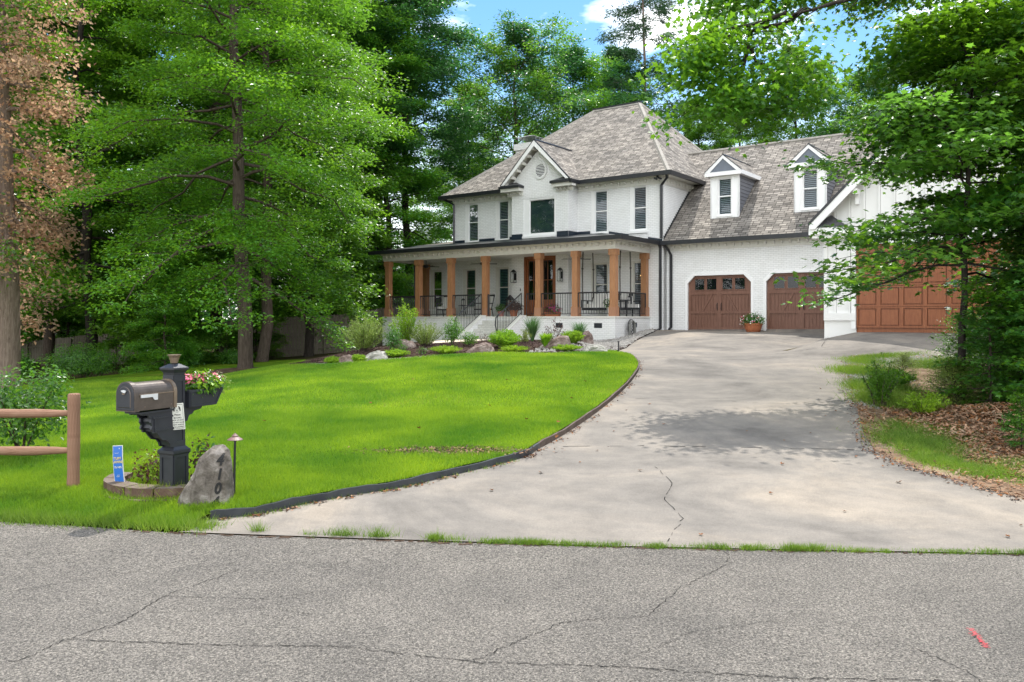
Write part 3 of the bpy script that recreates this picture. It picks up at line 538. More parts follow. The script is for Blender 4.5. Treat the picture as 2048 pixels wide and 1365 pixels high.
for q in range(1500):
    i_ = rng.randrange(len(E1)-1); f_ = rng.random(); x_ = E1[i_][0]*(1-f_)+E1[i_+1][0]*f_; y_ = E1[i_][1]*(1-f_)+E1[i_+1][1]*f_
    if math.sin(i_*1.9)+rng.random() > .4: PL_.append((x_+abs(rng.gauss(0, .05))+.01, y_-abs(rng.gauss(0, .03))))
for q in range(1500):
    i_ = rng.randrange(1, 11); f_ = rng.random(); A_, B2 = right[i_+2], right[min(i_+3, 13)]; PL_.append((A_[0]*(1-f_)+B2[0]*f_+rng.gauss(-.02, .07), A_[1]*(1-f_)+B2[1]*f_+rng.gauss(0, .06)))
PL_ = np.array(PL_); chips('leaf_litter', PL_[:, 0], PL_[:, 1], zt(PL_[:, 0], PL_[:, 1])+.018, .012, .04, ['dead_leaf', 'chip_dark', 'soil', 'chip_tan'], 'fine dry leaf litter gathered along both edges of the driveway', 'litter', ar=.5)
# fallen leaves on the concrete
lf = None
spots = [(1.35, 10.9), (1.75, 12.6), (2.1, 11.4), (1.0, 9.7), (.75, 9.1), (2.95, 9.0), (3.9, 9.35), (4.0, 8.9), (4.15, 9.0), (3.1, 10.9), (3.4, 10.3), (1.35, 8.7), (3.85, 8.2), (2.45, 7.8), (.3, 8.6), (1.5, 6.55), (4.2, 6.8), (2.9, 7.2), (3.9, 6.5), (1.9, 14.4), (2.2, 13.2), (5.6, 15), (4.6, 12.1), (4.9, 12.5), (2.3, 15.5), (-.2, 7.9), (1.2, 11.6), (3.9, 10.8)]
for i, (x, y) in enumerate(spots):
    if lf is None:
        mb = MB(); s = .05; pts = [(s*a*1.2, s*(b-.5)*1.3, .004+abs(a)*.035+max(0, b-.7)*.05) for a, b, c in SHAPES['star']]
        for k in range(1, 9): mb.face([pts[0], pts[k], pts[k+1]], 'dead_leaf')
        lf = o = mb.build('fallen_leaf', weld=False)
    else: o = lf.copy(); COL.objects.link(o)
    o.location = (x, y, gz(x, y)+.014); o.rotation_euler = (rng.uniform(-.2, .2), rng.uniform(-.2, .2), rng.uniform(0, 6)); sc_ = rng.uniform(.5, 1.0); o.scale = (sc_, sc_*rng.uniform(.5, 1), sc_)
    tag(o, 'small curled brown leaf fallen on the pale driveway', 'leaf', 'dry leaves scattered over the driveway')
# ---------------- house (all lengths in the house frame: u left, w back, z up) ----------------
HX = lambda u, w_, z: (-u, w_, z)
HROT = math.atan2(-.59102, .80666)
house = empty('brick_house', (OX, OY, 0), HROT, 'white painted brick house with grey shingle roofs, cedar porch posts and three brown garage doors', 'house')
def hb(): return MB(HX)
def holes_wall(mb, u0, u1, z0, z1, w_, holes, mat, depth=.13, rmat=None):
    us = sorted({u0, u1, *[h[0] for h in holes], *[h[1] for h in holes]}); zs = sorted({z0, z1, *[h[2] for h in holes], *[h[3] for h in holes]})
    for a, b in zip(us, us[1:]):
        for c, d in zip(zs, zs[1:]):
            m_, n_ = (a+b)/2, (c+d)/2
            if any(h[0] < m_ < h[1] and h[2] < n_ < h[3] for h in holes): continue
            mb.face([(a, w_, c), (b, w_, c), (b, w_, d), (a, w_, d)], mat)
    for a, b, c, d in holes:
        W1 = w_+depth; rm = rmat or mat
        mb.face([(a, w_, c), (a, w_, d), (a, W1, d), (a, W1, c)], rm); mb.face([(b, w_, c), (b, W1, c), (b, W1, d), (b, w_, d)], rm)
        mb.face([(a, w_, d), (b, w_, d), (b, W1, d), (a, W1, d)], rm); mb.face([(a, w_, c), (a, W1, c), (b, W1, c), (b, w_, c)], rm)
UP = [(9.83, 10.64), (8.0, 8.78), (2.64, 3.48), (.76, 1.57)]
LO = [(12.17, 12.96), (10.0, 10.82), (8.0, 8.78), (2.64, 3.48), (.76, 1.57)]
UZ, LZ = (5.48, 7.40), (2.25, 4.2)
mb = hb()
holes_wall(mb, 0, 11.4, 4.9, 7.8, 0, [(a, b, *UZ) for a, b in UP], 'painted_brick')
holes_wall(mb, 0, 14, -.6, 4.9, 0, [(a, b, *LZ) for a, b in LO], 'painted_brick')
mb.face([(0, 0, -.6), (0, 0, 7.8), (0, 11, 7.8), (0, 11, -.6)], 'painted_brick'); mb.face([(11.4, 0, 4.9), (11.4, 0, 7.8), (11.4, 11, 7.8), (11.4, 11, 4.9)], 'painted_brick')
mb.face([(14, 0, -.6), (14, 0, 4.9), (14, 8, 4.9), (14, 8, -.6)], 'painted_brick'); mb.face([(14, 8, -.6), (14, 8, 4.9), (11.4, 8, 4.9), (11.4, 8, -.6)], 'painted_brick'); mb.face([(0, 11, -.6), (0, 11, 7.8), (11.4, 11, 7.8), (11.4, 11, -.6)], 'painted_brick')
# bay with gable
BW = -.75
holes_wall(mb, 4.2, 7.27, 1.5, 7.72, BW, [(4.86, 6.60, 5.5, 7.2), (4.86, 6.6, 1.86, 4.62)], 'painted_brick', .16)
mb.face([(4.2, BW, 7.72), (7.27, BW, 7.72), (7.27, BW, 7.95), (5.735, BW, 9.42), (4.2, BW, 7.95)], 'painted_brick')
for u in (4.2, 7.27): mb.face([(u, BW, 1.5), (u, BW, 7.95), (u, 0, 7.95), (u, 0, 1.5)], 'painted_brick')
for k in range(9): a = 4.9+k*.165; mb.box(a+.006, a+.155, BW-.006, BW+.05, 7.2, 7.42, 'painted_brick')      # soldier course
# garage front
GW = .3; GD = [(.94, 3.63), (4.21, 6.9)]
holes_wall(mb, -8.3, -.0, 1.0, 4.95, GW, [(-b, -a, 1.27, 3.52) for a, b in GD], 'painted_brick', .1)
mb.face([(-.0, GW, 1), (-.0, GW, 4.95), (0, 0, 4.95), (0, 0, 1)], 'painted_brick')
mb.face([(-15, 9.9, 1), (0, 9.9, 1), (0, 9.9, 4.95), (-15, 9.9, 4.95)], 'painted_brick')
mb.build('wall', house)
# frieze and dentils under the eaves
def frieze(mb, u0, u1, w_, z0, z1, side=-1, step=.32):
    mb.box(u0, u1, w_+side*.035, w_, z0, z1, 'trim_cream'); mb.box(u0, u1, w_+side*.16, w_+side*.0355, z1-.08, z1, 'trim_cream')
    u = min(u0, u1)+.12
    while u < max(u0, u1)-.1:
        mb.prism([(u, w_+side*.036, z1-.09), (u, w_+side*.15, z1-.09), (u, w_+side*.15, z1-.14), (u, w_+side*.06, z1-.22), (u, w_+side*.036, z1-.22)], (.09, 0, 0), 'trim_cream'); u += step
mb = hb(); frieze(mb, 0, 4.16, 0, 7.38, 7.7); frieze(mb, 7.31, 11.4, 0, 7.38, 7.7); frieze(mb, 3.95, 4.83, BW, 7.38, 7.62, -1, .2); frieze(mb, 6.64, 7.5, BW, 7.38, 7.62, -1, .2); frieze(mb, -8.2, -.05, GW, 4.55, 4.86)
for k in range(34): mb.box(-.1, -.036, .2+k*.32, .29+k*.32, 7.46, 7.6, 'trim_cream')
mb.box(-.035, 0, 0, 11, 7.36, 7.7, 'trim_cream'); mb.build('cornice', house)
# roofs
def slab(mb, pts, th, mat, under='trim_cream'):
    q = [(p[0], p[1], p[2]-th) for p in pts]; n = len(pts); mb.face(pts, mat); mb.face(q[::-1], under)
    for i in range(n): j = (i+1) % n; mb.face([pts[i], q[i], q[j], pts[j]], under)
E0, E1_, F0, F1 = -.45, 11.85, -.45, 11.45; ZE_, RZ = 7.80, 12.45; RA, RB = (3.87, 5.3, RZ), (6.42, 5.3, RZ)
mb = hb(); c00, c10, c11, c01 = (E0, F0, ZE_), (E1_, F0, ZE_), (E1_, F1, ZE_), (E0, F1, ZE_)
mb.face([c00, c10, RB, RA], 'shingle'); mb.face([c10, c11, RB], 'shingle'); mb.face([c11, c01, RA, RB], 'shingle'); mb.face([c01, c00, RA], 'shingle')
mb.box(E0, E1_, F0, F1, 7.70, 7.72, 'trim_cream')
def cap(mb, a, b, r=.12, mat='roof_cap'): mb.tube([a, b], r, mat, 6)
for a, b in ((c00, RA), (c10, RB), (RA, RB), (c01, RA), (c11, RB)): cap(mb, (a[0], a[1], a[2]-.075), (b[0], b[1], b[2]-.075))
mb.build('roof', house, weld=False)
mb = hb(); mb.box(RA[0]-.1, RB[0]+.1, 5.22, 5.38, 12.44, 12.53, 'black_metal'); mb.build('ridge_vent', house)
# gable roof over the bay
mb = hb(); gc = 5.735; gh, gz0, gap = 1.86, 7.86, 9.74
for s in (-1, 1):
    a, b = (gc+s*gh, -1.15, gz0), (gc, -1.15, gap); bk = (gc, 1.95, gap); e2 = (gc+s*gh, -.36, gz0)
    slab(mb, [a, b, bk, e2], .07, 'shingle')
    n_ = Vector((s*(gap-gz0), 0, gh)).normalized()
    # white rake board with black drip
    d = .2; mb.prism([(a[0], -1.16, a[2]-.02), (b[0], -1.16, b[2]-.02), (b[0], -1.16, b[2]-.02-d*1.35), (a[0]-s*d*.95, -1.16, a[2]-.02-.0)], (0, -.035, 0), 'trim_white')
    mb.prism([(a[0]+s*.02, -1.2, a[2]), (b[0], -1.2, b[2]+.02), (b[0], -1.2, b[2]-.03), (a[0], -1.2, a[2]-.05)], (0, .05, 0), 'black_metal')
    for k in range(6):                      # brackets under the rake soffit
        t = (k+.6)/6.3; x = a[0]+(b[0]-a[0])*t; z = a[2]+(b[2]-a[2])*t; mb.box(x-s*.06-.05, x-s*.06+.05, -1.1, -.78, z-.22, z-.10, 'trim_cream')
    mb.face([(a[0], -1.14, a[2]-.09), (b[0], -1.14, b[2]-.09), (b[0], BW, b[2]-.09), (a[0], BW, a[2]-.09)], 'trim_cream')
cap(mb, (gc, -1.15, gap-.01), (gc, 1.95, gap-.01), .06, 'black_metal')
mb.build('gable_roof', house, weld=False)
for s in (-1, 1):                           # eave returns at the foot of the gable
    mb = hb(); x0, x1 = (gc+s*1.98, gc+s*.84); x0, x1 = min(x0, x1), max(x0, x1)
    mb.box(x0, x1, -1.2, BW-.01, 7.70, 7.80, 'black_metal'); mb.box(x0+.05, x1-.05, -1.1, BW-.01, 7.55, 7.70, 'trim_cream')
    xi = gc+s*.9; xo = gc+s*1.9; mid = (xi+xo)/2
    mb.face([(x0, -1.2, 7.8), (x1, -1.2, 7.8), (mid+.15, BW-.01, 8.0), (mid-.15, BW-.01, 8.0)], 'roof_metal'); mb.face([(x0, -1.2, 7.8), (mid-.15, BW-.01, 8.0), (x0, BW-.01, 7.8)], 'roof_metal'); mb.face([(x1, -1.2, 7.8), (x1, BW-.01, 7.8), (mid+.15, BW-.01, 8.0)], 'roof_metal')
    mb.build('eave_return', house, weld=False)
# round gable vent
mb = hb(); vc = (5.67, BW, 8.42); P = 28
ring = lambda r, w_: [(vc[0]+r*math.cos(2*math.pi*k/P), w_, vc[2]+r*math.sin(2*math.pi*k/P)*1.12) for k in range(P)]
ro, ri = ring(.36, BW-.05), ring(.255, BW-.05); ro2, ri2 = ring(.36, BW), ring(.255, BW-.005)
for k in range(P):
    j = (k+1) % P; mb.face([ro[k], ro[j], ri[j], ri[k]], 'painted_brick'); mb.face([ro[k], ro[j], ro2[j], ro2[k]], 'painted_brick'); mb.face([ri[k], ri[j], ri2[j], ri2[k]], 'trim_white')
mb.face(ring(.255, BW-.004), 'dark_room'); mb.build('gable_vent', house, weld=False); gv = [o for o in bpy.data.objects if o.name.startswith('gable_vent')][0]
mb = hb()
for k in range(8):
    z = vc[2]-.24+k*.068; hwid = .245*math.sqrt(max(0, 1-((z-vc[2])/.29)**2)); mb.prism([(vc[0]-hwid, BW-.01, z+.03), (vc[0]+hwid, BW-.01, z+.03), (vc[0]+hwid, BW-.045, z), (vc[0]-hwid, BW-.045, z)], (0, 0, .012), 'trim_white')
mb.build('louver', gv, weld=False)
# black gutters and fascia
def gutter(mb, pts, h=.13, d=.11):
    """profile swept along an eave polyline (u, w, z top), outward normal given by order"""
    for (a, b, o) in pts: mb.prism([a, b, (b[0]+o[0]*d, b[1]+o[1]*d, b[2]), (a[0]+o[0]*d, a[1]+o[1]*d, a[2])], (0, 0, -h), 'black_metal')
mb = hb()
gutter(mb, [((E0-.1, F0, 7.82), (gc-1.85, F0, 7.82), (0, -1)), ((gc+1.85, F0, 7.82), (E1_+.1, F0, 7.82), (0, -1)), ((E0, F0-.005, 7.82), (E0, F1, 7.82), (-1, 0)), ((E1_, F0-.005, 7.82), (E1_, F1, 7.82), (1, 0)), ((gc-1.86, -1.2, 7.82), (gc-1.86, F0, 7.82), (-1, 0))], .17)
mb.build('gutter', house, weld=False)
mb = hb(); gutter(mb, [((.15, -.08, 4.97), (-8.15, -.08, 4.97), (0, -1))], .17, .12); mb.box(-8.15, .15, -.08, .29, 4.84, 4.86, 'trim_cream'); mb.build('gutter', house, weld=False)
# garage roof with valley flashing
k_ = .885; GZ = lambda w_: 4.97+k_*(w_+.08); RW = 5.1
mb = hb(); slab(mb, [(-.0, -.08, GZ(-.08)), (-15.2, -.08, GZ(-.08)), (-15.2, RW, GZ(RW)), (0, RW, GZ(RW))], .1, 'shingle'); mb.face([(3.5, RW, GZ(RW)), (-15.2, RW, GZ(RW)), (-15.2, 10.2, GZ(-.08)), (3.5, 10.2, GZ(-.08))], 'shingle')
mb.face([(0, 2.6, GZ(2.6)), (0, RW, GZ(RW)), (3.5, RW, GZ(RW))], 'shingle')
cap(mb, (3.3, RW, GZ(RW)-.01), (-15.2, RW, GZ(RW)-.02), .09); mb.build('garage_roof', house, weld=False)
mb = hb()
for k in range(26):
    w0 = .0+k*.115; z = GZ(w0); mb.box(-.022, -.004, w0, w0+.11, z-.02, z+.16, 'black_metal')
mb.build('step_flashing', house, weld=False)
# ---- windows ----
def window(u0, u1, z0, z1, w_, parent, slat='slat_grey', rail=True, trim=.055, blinds=True, sill=True, tmat='trim_white', lt_=None, back='dark_room'):
    mb = hb(); W0 = w_-.02; g = .0
    for a, b, c, d in ((u0+g, u0+trim, z0, z1), (u1-(lt_ or trim), u1-g, z0, z1), (u0+trim, u1-(lt_ or trim), z1-trim, z1), (u0+trim, u1-(lt_ or trim), z0, z0+trim)): mb.box(a, b, w_+.02, w_+.10, c, d, tmat)
    a, b, c, d = u0+trim, u1-(lt_ or trim), z0+trim, z1-trim; zm = (c+d)/2+.02
    for p, q, r_, s_ in ((a, a+.03, c, d), (b-.03, b, c, d), (a, b, d-.03, d), (a, b, c, c+.035)): mb.box(p, q, w_+.055, w_+.095, r_, s_, tmat)
    if rail: mb.box(a, b, w_+.05, w_+.098, zm-.022, zm+.022, tmat)
    o = mb.build('window', parent, weld=False)
    if sill: mb = hb(); mb.box(u0-.05, u1+.05, w_-.06, w_+.05, z0-.10, z0+.0, 'trim_white'); mb.build('sill', o, weld=False)
    mb = hb(); mb.face([(a+.02, w_+.075, c+.02), (b-.02, w_+.075, c+.02), (b-.02, w_+.075, d-.02), (a+.02, w_+.075, d-.02)], 'glass'); mb.build('pane', o, weld=False)
    mb = hb()
    mb.box(u0-.02, u1+.02, w_+.26 if blinds else w_+.14, w_+.28, z0, z1, back)
    for p in (u0, u1): mb.box(p-.005, p+.005, w_+.13, w_+.26, z0, z1, 'dark_room')
    for p in (z0, z1): mb.box(u0, u1, w_+.13, w_+.26, p-.005, p+.005, 'dark_room')
    if blinds:
        z = c+.03
        while z < d-.02: mb.prism([(a+.02, w_+.125, z), (b-.02, w_+.125, z), (b-.02, w_+.16, z+.045), (a+.02, w_+.16, z+.045)], (0, .004, -.006), slat); z += .075
        for p in (a+.01, b-.035): mb.box(p, p+.025, w_+.12, w_+.165, c, d, slat)
    mb.build('shutter', o, weld=False)
    return o
for i, (a, b) in enumerate(UP): window(a, b, *UZ, 0, house, lt_=.17)
for i, (a, b) in enumerate(LO):
    wi = window(a, b, *LZ, 0, house, 'slat_teal' if a > 5 else 'slat_grey', tmat='trim_cream', lt_=.17)
    if a < 1:
        for k, dz in ((0, 0), (1, .05), (2, .0)): mb = hb(); mb.lathe((.93+k*.11, .2, 3.56+dz), [(.004, 0), (.022, .02), (.016, .05), (.002, .075)], 'candle_glow', 8); mb.build('candle_bulb', wi, weld=False)
window(4.86, 6.60, 5.5, 7.2, BW, house, rail=False, trim=.08, blinds=False, lt_=.30, back='window_reflection')
# ---- front door ----
mb = hb(); d0, d1_, z0, z1 = 4.86, 6.6, 1.86, 4.62; W_ = BW
mb.box(d0, d0+.11, W_+.02, W_+.16, z0, z1, 'door_wood'); mb.box(d1_-.11, d1_, W_+.02, W_+.16, z0, z1, 'door_wood'); mb.box(d0, d1_, W_+.02, W_+.16, z1-.13, z1, 'door_wood')
fd = mb.build('front_door', house, weld=False)
for s in (0, 1):
    a = d0+.11+s*(.76); b = a+.76; mb = hb(); y0, y1 = W_+.08, W_+.125
    mb.box(a+.002, a+.10, y0, y1, z0+.02, z1-.13, 'door_wood'); mb.box(b-.10, b-.002, y0, y1, z0+.02, z1-.13, 'door_wood')
    mb.box(a+.10, b-.10, y0, y1, z0+.02, z0+.75, 'door_wood'); mb.box(a+.10, b-.10, y0, y1, z1-.25, z1-.13, 'door_wood'); mb.box(a+.16, b-.16, y0-.015, y0, z0+.15, z0+.65, 'door_wood')
    mb.box((a+b)/2-.012, (a+b)/2+.012, y0+.01, y1, z0+.75, z1-.25, 'door_wood'); mb.box(a+.1, b-.1, y0+.01, y1, z0+1.62, z0+1.645, 'door_wood')
    lf_ = mb.build('door_leaf', fd, weld=False)
    mb = hb(); mb.face([(a+.1, y1-.01, z0+.75), (b-.1, y1-.01, z0+.75), (b-.1, y1-.01, z1-.25), (a+.1, y1-.01, z1-.25)], 'glass'); mb.face([(a, y1+.2, z0), (b, y1+.2, z0), (b, y1+.2, z1), (a, y1+.2, z1)], 'dark_room'); mb.build('door_glass', fd, weld=False)
    mb = hb(); hx = b-.05 if s == 0 else a+.05; mb.box(hx-.012, hx+.012, y0-.04, y0-.02, z0+.85, z0+1.2, 'black_metal'); mb.box(hx-.02, hx+.02, y0-.02, y0, z0+.88, z0+1.0, 'black_metal'); mb.build('handle', fd, weld=False)
mb = hb(); mb.box(6.76, 6.80, BW-.02, BW, 3.02, 3.13, 'black_metal'); mb.build('doorbell', house, weld=False)
# ---- wall lanterns ----
for u in (7.08, 4.55):
    mb = hb(); z = 3.42; w_ = BW
    mb.box(u-.055, u+.055, w_-.02, w_, z+.1, z+.42, 'black_metal'); mb.box(u-.015, u+.015, w_-.14, w_-.02, z+.50, z+.52, 'black_metal')
    for sx_ in (-.09, .09):
        for sy in (-.22, -.05): mb.box(u+sx_-.008, u+sx_+.008, w_+sy-.008, w_+sy+.008, z, z+.46, 'black_metal')
    mb.box(u-.1, u+.1, w_-.23, w_-.04, z-.02, z, 'black_metal'); mb.prism([(u-.1, w_-.23, z+.46), (u+.1, w_-.23, z+.46), (u+.1, w_-.04, z+.46), (u-.1, w_-.04, z+.46)], (0, 0, .02), 'black_metal'); mb.lathe((u, w_-.135, z+.48), [(.12, 0), (.04, .09), (.03, .1)], 'black_metal', 4, .785)
    mb.lathe((u, w_-.135, z), [(.02, 0), (.02, .14)], 'trim_cream', 8)
    ln = mb.build('wall_lantern', house, weld=False); mb = hb()
    mb.face([(u-.09, w_-.22, z), (u+.09, w_-.22, z), (u+.09, w_-.22, z+.46), (u-.09, w_-.22, z+.46)], 'glass_clear'); mb.build('lantern_glass', ln, weld=False)
# ---- porch ----
PW = -3.0; PF = 1.85; PR, PL = .62, 13.35; S0, S1 = 4.9, 7.2
mb = hb()
mb.face([(PR, PW, .3), (PR, PW, PF-.06), (PR, 0, PF-.06), (PR, 0, .3)], 'painted_brick'); mb.face([(PL, PW, -.6), (PL, 0, -.6), (PL, 0, PF-.06), (PL, PW, PF-.06)], 'painted_brick')
holes_wall(mb, PR, PL, -.6, PF-.06, PW, [(3.05, 3.4, 1.38, 1.58), (1.2, 1.58, 1.38, 1.58)], 'painted_brick', .08)
mb.build('porch_foundation', house)
for a, b in ((3.05, 3.4), (1.2, 1.58)):
    mb = hb(); mb.box(a, b, PW+.03, PW+.05, 1.38, 1.58, 'black_metal')
    for k in range(5): mb.box(a+.01, b-.01, PW+.005, PW+.03, 1.395+k*.037, 1.41+k*.037, 'navy_metal')
    mb.build('foundation_vent', house, weld=False)
mb = hb(); mb.box(PR-.02, PR-.004, -1.55, -1.2, 1.40, 1.60, 'navy_metal'); mb.build('foundation_vent', house, weld=False)
mb = hb(); mb.box(PR-.03, PL+.03, PW-.03, -.001, PF-.06, PF, 'trim_cream'); mb.build('porch_floor', house, weld=False)
# steps
mb = hb(); nst = 6; rz_ = (PF-.80)/nst
for k in range(nst): zt_ = PF-rz_*(k+1)+.0; mb.box(S0+.2, S1-.2, PW-.3*(k+1), PW-.3*k if k else PW-.035, .4, zt_+rz_*0+.0 if k else zt_, 'step_brick')
mb.build('front_steps', house, weld=False)
for s0, s1 in ((S0-.05, S0+.2), (S1-.2, S1+.05)):
    mb = hb(); w1 = PW-.3*nst-.1; mb.prism([(s0, PW-.035, .3), (s0, PW-.035, PF+.01), (s0, PW-.25, PF+.01), (s0, w1, .88), (s0, w1, .3)], (s1-s0, 0, 0), 'painted_brick')
    mb.prism([(s0-.02, PW-.04, PF+.012), (s0-.02, PW-.26, PF+.012), (s0-.02, w1-.02, .89), (s0-.02, w1-.02, .93), (s0-.02, PW-.26, PF+.055), (s0-.02, PW-.04, PF+.055)], (s1-s0+.04, 0, 0), 'trim_cream'); mb.build('step_cheek', house, weld=False)
# posts
CU = [.78, 2.53, 4.34, 7.19, 9.18, 11.16, 13.13]
def post(u, w_, half=False):
    mb = hb(); a = .125; t0, t1 = PF, 4.5; y1 = w_+a if not half else w_+.1
    mb.box(u-a, u+a, w_-a, y1, t0+.36, t1-.24, 'cedar'); mb.box(u-a-.03, u+a+.03, w_-a-.03, y1+.02, t0, t0+.36, 'cedar_low'); mb.box(u-a-.04, u+a+.04, w_-a-.04, y1+.02, t1-.24, t1, 'cedar'); mb.box(u-a-.022, u+a+.022, w_-a-.022, y1+.01, t0+.36, t0+.39, 'cedar')
    mb.build('porch_post', house, weld=False)
for u in CU: post(u, -2.8)
post(.80, -.12, True); post(13.13, -.12, True)
# beam, ceiling, roof
mb = hb()
for a, b, c, d in ((PR, PL, -2.95, -2.66), ): mb.box(a, b, c, d, 4.5, 4.86, 'trim_cream')
mb.box(PR, PR+.29, -2.66, -.01, 4.5, 4.86, 'trim_cream'); mb.box(PL-.29, PL, -2.66, -.01, 4.5, 4.86, 'trim_cream')
frieze(mb, PR, PL, -2.95, 4.56, 4.855, -1, .3)
for k in range(9): mb.prism([(PR-.002, -2.85+k*.32, 4.78), (PR-.12, -2.85+k*.32, 4.78), (PR-.12, -2.85+k*.32, 4.73), (PR-.002, -2.85+k*.32, 4.65)], (0, .09, 0), 'trim_cream')
mb.build('porch_beam', house, weld=False)
mb = hb(); mb.box(PR+.29, PL-.29, -2.66, -.01, 4.56, 4.6, 'trim_cream'); mb.build('porch_ceiling', house, weld=False)
mb = hb(); pe = (.2, -3.35, 4.97); pl = (13.75, -3.35, 4.97)
mb.face([pe, pl, (13.75, 0, 5.5), (2.95, 0, 5.5)], 'black_metal'); mb.face([pe, (2.95, 0, 5.5), (.2, 0, 5.02)], 'black_metal'); mb.box(.22, 13.73, -3.33, -.0, 4.862, 4.875, 'trim_cream')
mb.face([(11.4, 0, 5.5), (14.4, 0, 5.5), (14.4, 4, 6.1), (11.4, 4, 6.1)], 'shingle'); mb.face([(11.4, 8.4, 5.0), (14.4, 8.4, 5.0), (14.4, 4, 6.1), (11.4, 4, 6.1)], 'shingle'); mb.face([(13.75, 0, 4.86), (13.75, -3.35, 4.86), pl, (13.75, 0, 5.5)], 'trim_cream')
mb.build('porch_roof', house, weld=False)
mb = hb(); gutter(mb, [((.1, -3.35, 4.99), (13.85, -3.35, 4.99), (0, -1)), ((.2, -3.35, 4.99), (.2, -.02, 4.99), (-1, 0))], .17)
mb.build('porch_gutter', house, weld=False)
mb = hb(); segs = []
cuts = sorted([(a-.05, b+.05) for a, b in UP]+[(4.8, 6.66)])
def flash(u0, u1, w_):
    ws = [c for c in cuts if c[0] > u0 and c[1] < u1]; x = u0
    for a, b in ws+[(u1, u1)]:
        zl = lambda u: 5.60 if u > 2.95 else 5.08+(u-.2)*.189
        if a > x+.01: mb = hb(); mb.face([(x, w_-.012, zl(x)-.26), (a, w_-.012, zl(a)-.26), (a, w_-.012, zl(a)+.02), (x, w_-.012, zl(x)+.02)], 'navy_metal'); mb.build('roof_flashing', house, weld=False)
        x = b
flash(.05, 4.19, 0); flash(7.28, 11.38, 0); flash(4.2, 7.27, BW)
mb = hb(); mb.face([(4.188, 0, 5.3), (4.188, BW-.01, 5.3), (4.188, BW-.01, 5.62), (4.188, 0, 5.62)], 'navy_metal'); mb.build('roof_flashing', house, weld=False)
# railings
def railing(p0, p1, h=.95, n=None, name='porch_railing', drop0=0, drop1=0):
    mb = hb(); a, b = Vector(p0), Vector(p1); L_ = math.hypot(b.x-a.x, b.y-a.y); n = n or max(2, int(L_/.115)); up = Vector((0, 0, h))
    mb.tube([a+up, b+up], .028, 'black_metal', 4); mb.tube([a+Vector((0, 0, .1)), b+Vector((0, 0, .1))], .015, 'black_metal', 4)
    for k in range(n+1):
        q = a.lerp(b, k/n); r_ = .024 if k in (0, n) else .012; mb.tube([q+Vector((0, 0, 0 if k in (0, n) else .1)), q+up], r_, 'black_metal', 4)
    return mb.build(name, house, weld=False)
for i in range(2): railing((CU[i]+.14, -2.85, PF), (CU[i+1]-.14, -2.85, PF))
railing((4.48, -2.86, PF), (4.95, -2.86, PF)); railing((7.02, -2.86, PF), (6.95, -2.86, PF), n=2); railing((7.34, -2.86, PF), (CU[4]-.14, -2.85, PF))
for i in (4, 5): railing((CU[i]+.14, -2.85, PF), (CU[i+1]-.14, -2.85, PF))
railing((PR+.08, -2.66, PF), (PR+.08, -.26, PF)); railing((PL-.2, -2.66, PF), (PL-.2, -.26, PF)); railing((2.67, -2.85, PF), (4.2, -2.85, PF)) if False else None
for u in (S0+.08, S1-.08):
    o = railing((u, PW-.2, PF+.05), (u, PW-1.85, .95), .92, 16, 'stair_railing')
    mb = hb(); mb.tube([(u, PW-1.83, 1.87), (u+.02, PW-1.93, 1.8), (u+.03, PW-1.96, 1.5), (u, PW-1.9, 1.2), (u, PW-1.86, .95)], .028, 'black_metal', 6); mb.build('scroll', o, weld=False)
# ceiling fans
for u in (3.3, 8.3, 11.8):
    mb = hb(); c = (u, -1.6, 4.56); mb.lathe((u, -1.6, 4.2), [(.03, 0), (.10, .03), (.13, .08), (.12, .14), (.02, .17), (.02, .36)], 'black_metal', 14)
    fn = mb.build('ceiling_fan', house, weld=False); mb = hb()
    for k in range(5):
        a = k*1.2566+.4+u; ca, sa = math.cos(a), math.sin(a); q = lambda r_, t: (u+ca*r_-sa*t, -1.6+sa*r_+ca*t, 4.27+t*.12)
        mb.prism([q(.12, -.03), q(.65, -.07), q(.65, .07), q(.12, .03)], (0, 0, .012), 'black_metal')
    mb.build('blade', fn, weld=False)
# downspouts
def spout(pts, name='downspout'): mb = hb(); mb.tube(pts, .068, 'black_metal', 4); mb.build(name, house, weld=False)
spout([(-.35, -.4, 7.72), (-.3, -.3, 7.55), (.07, -.07, 7.3), (.07, -.07, 5.1)]); spout([(.12, -.2, 4.9), (.12, -.06, 4.7), (.12, -.06, 1.35), (.25, -.25, 1.18), (.5, -.45, 1.12)]); spout([(-.05, -.14, 4.85), (-.22, -.0, 4.6), (-.22, .24, 4.4), (-.22, .24, 1.4), (-.2, .1, 1.3)]); spout([(11.75, -.35, 7.7), (11.35, -.06, 7.4), (11.35, -.06, 5.5)]); spout([(13.9, -.15, 4.85), (13.9, -.1, .3)])
# security light
mb = hb(); mb.lathe((.12, -.32, 7.58), [(.05, 0), (.05, .1)], 'black_metal', 10); mb.tube([(.2, -.42, 7.56), (.06, -.5, 7.50)], .045, 'black_metal', 8); mb.tube([(.02, -.4, 7.56), (-.12, -.48, 7.50)], .045, 'black_metal', 8); mb.build('security_light', house, weld=False)
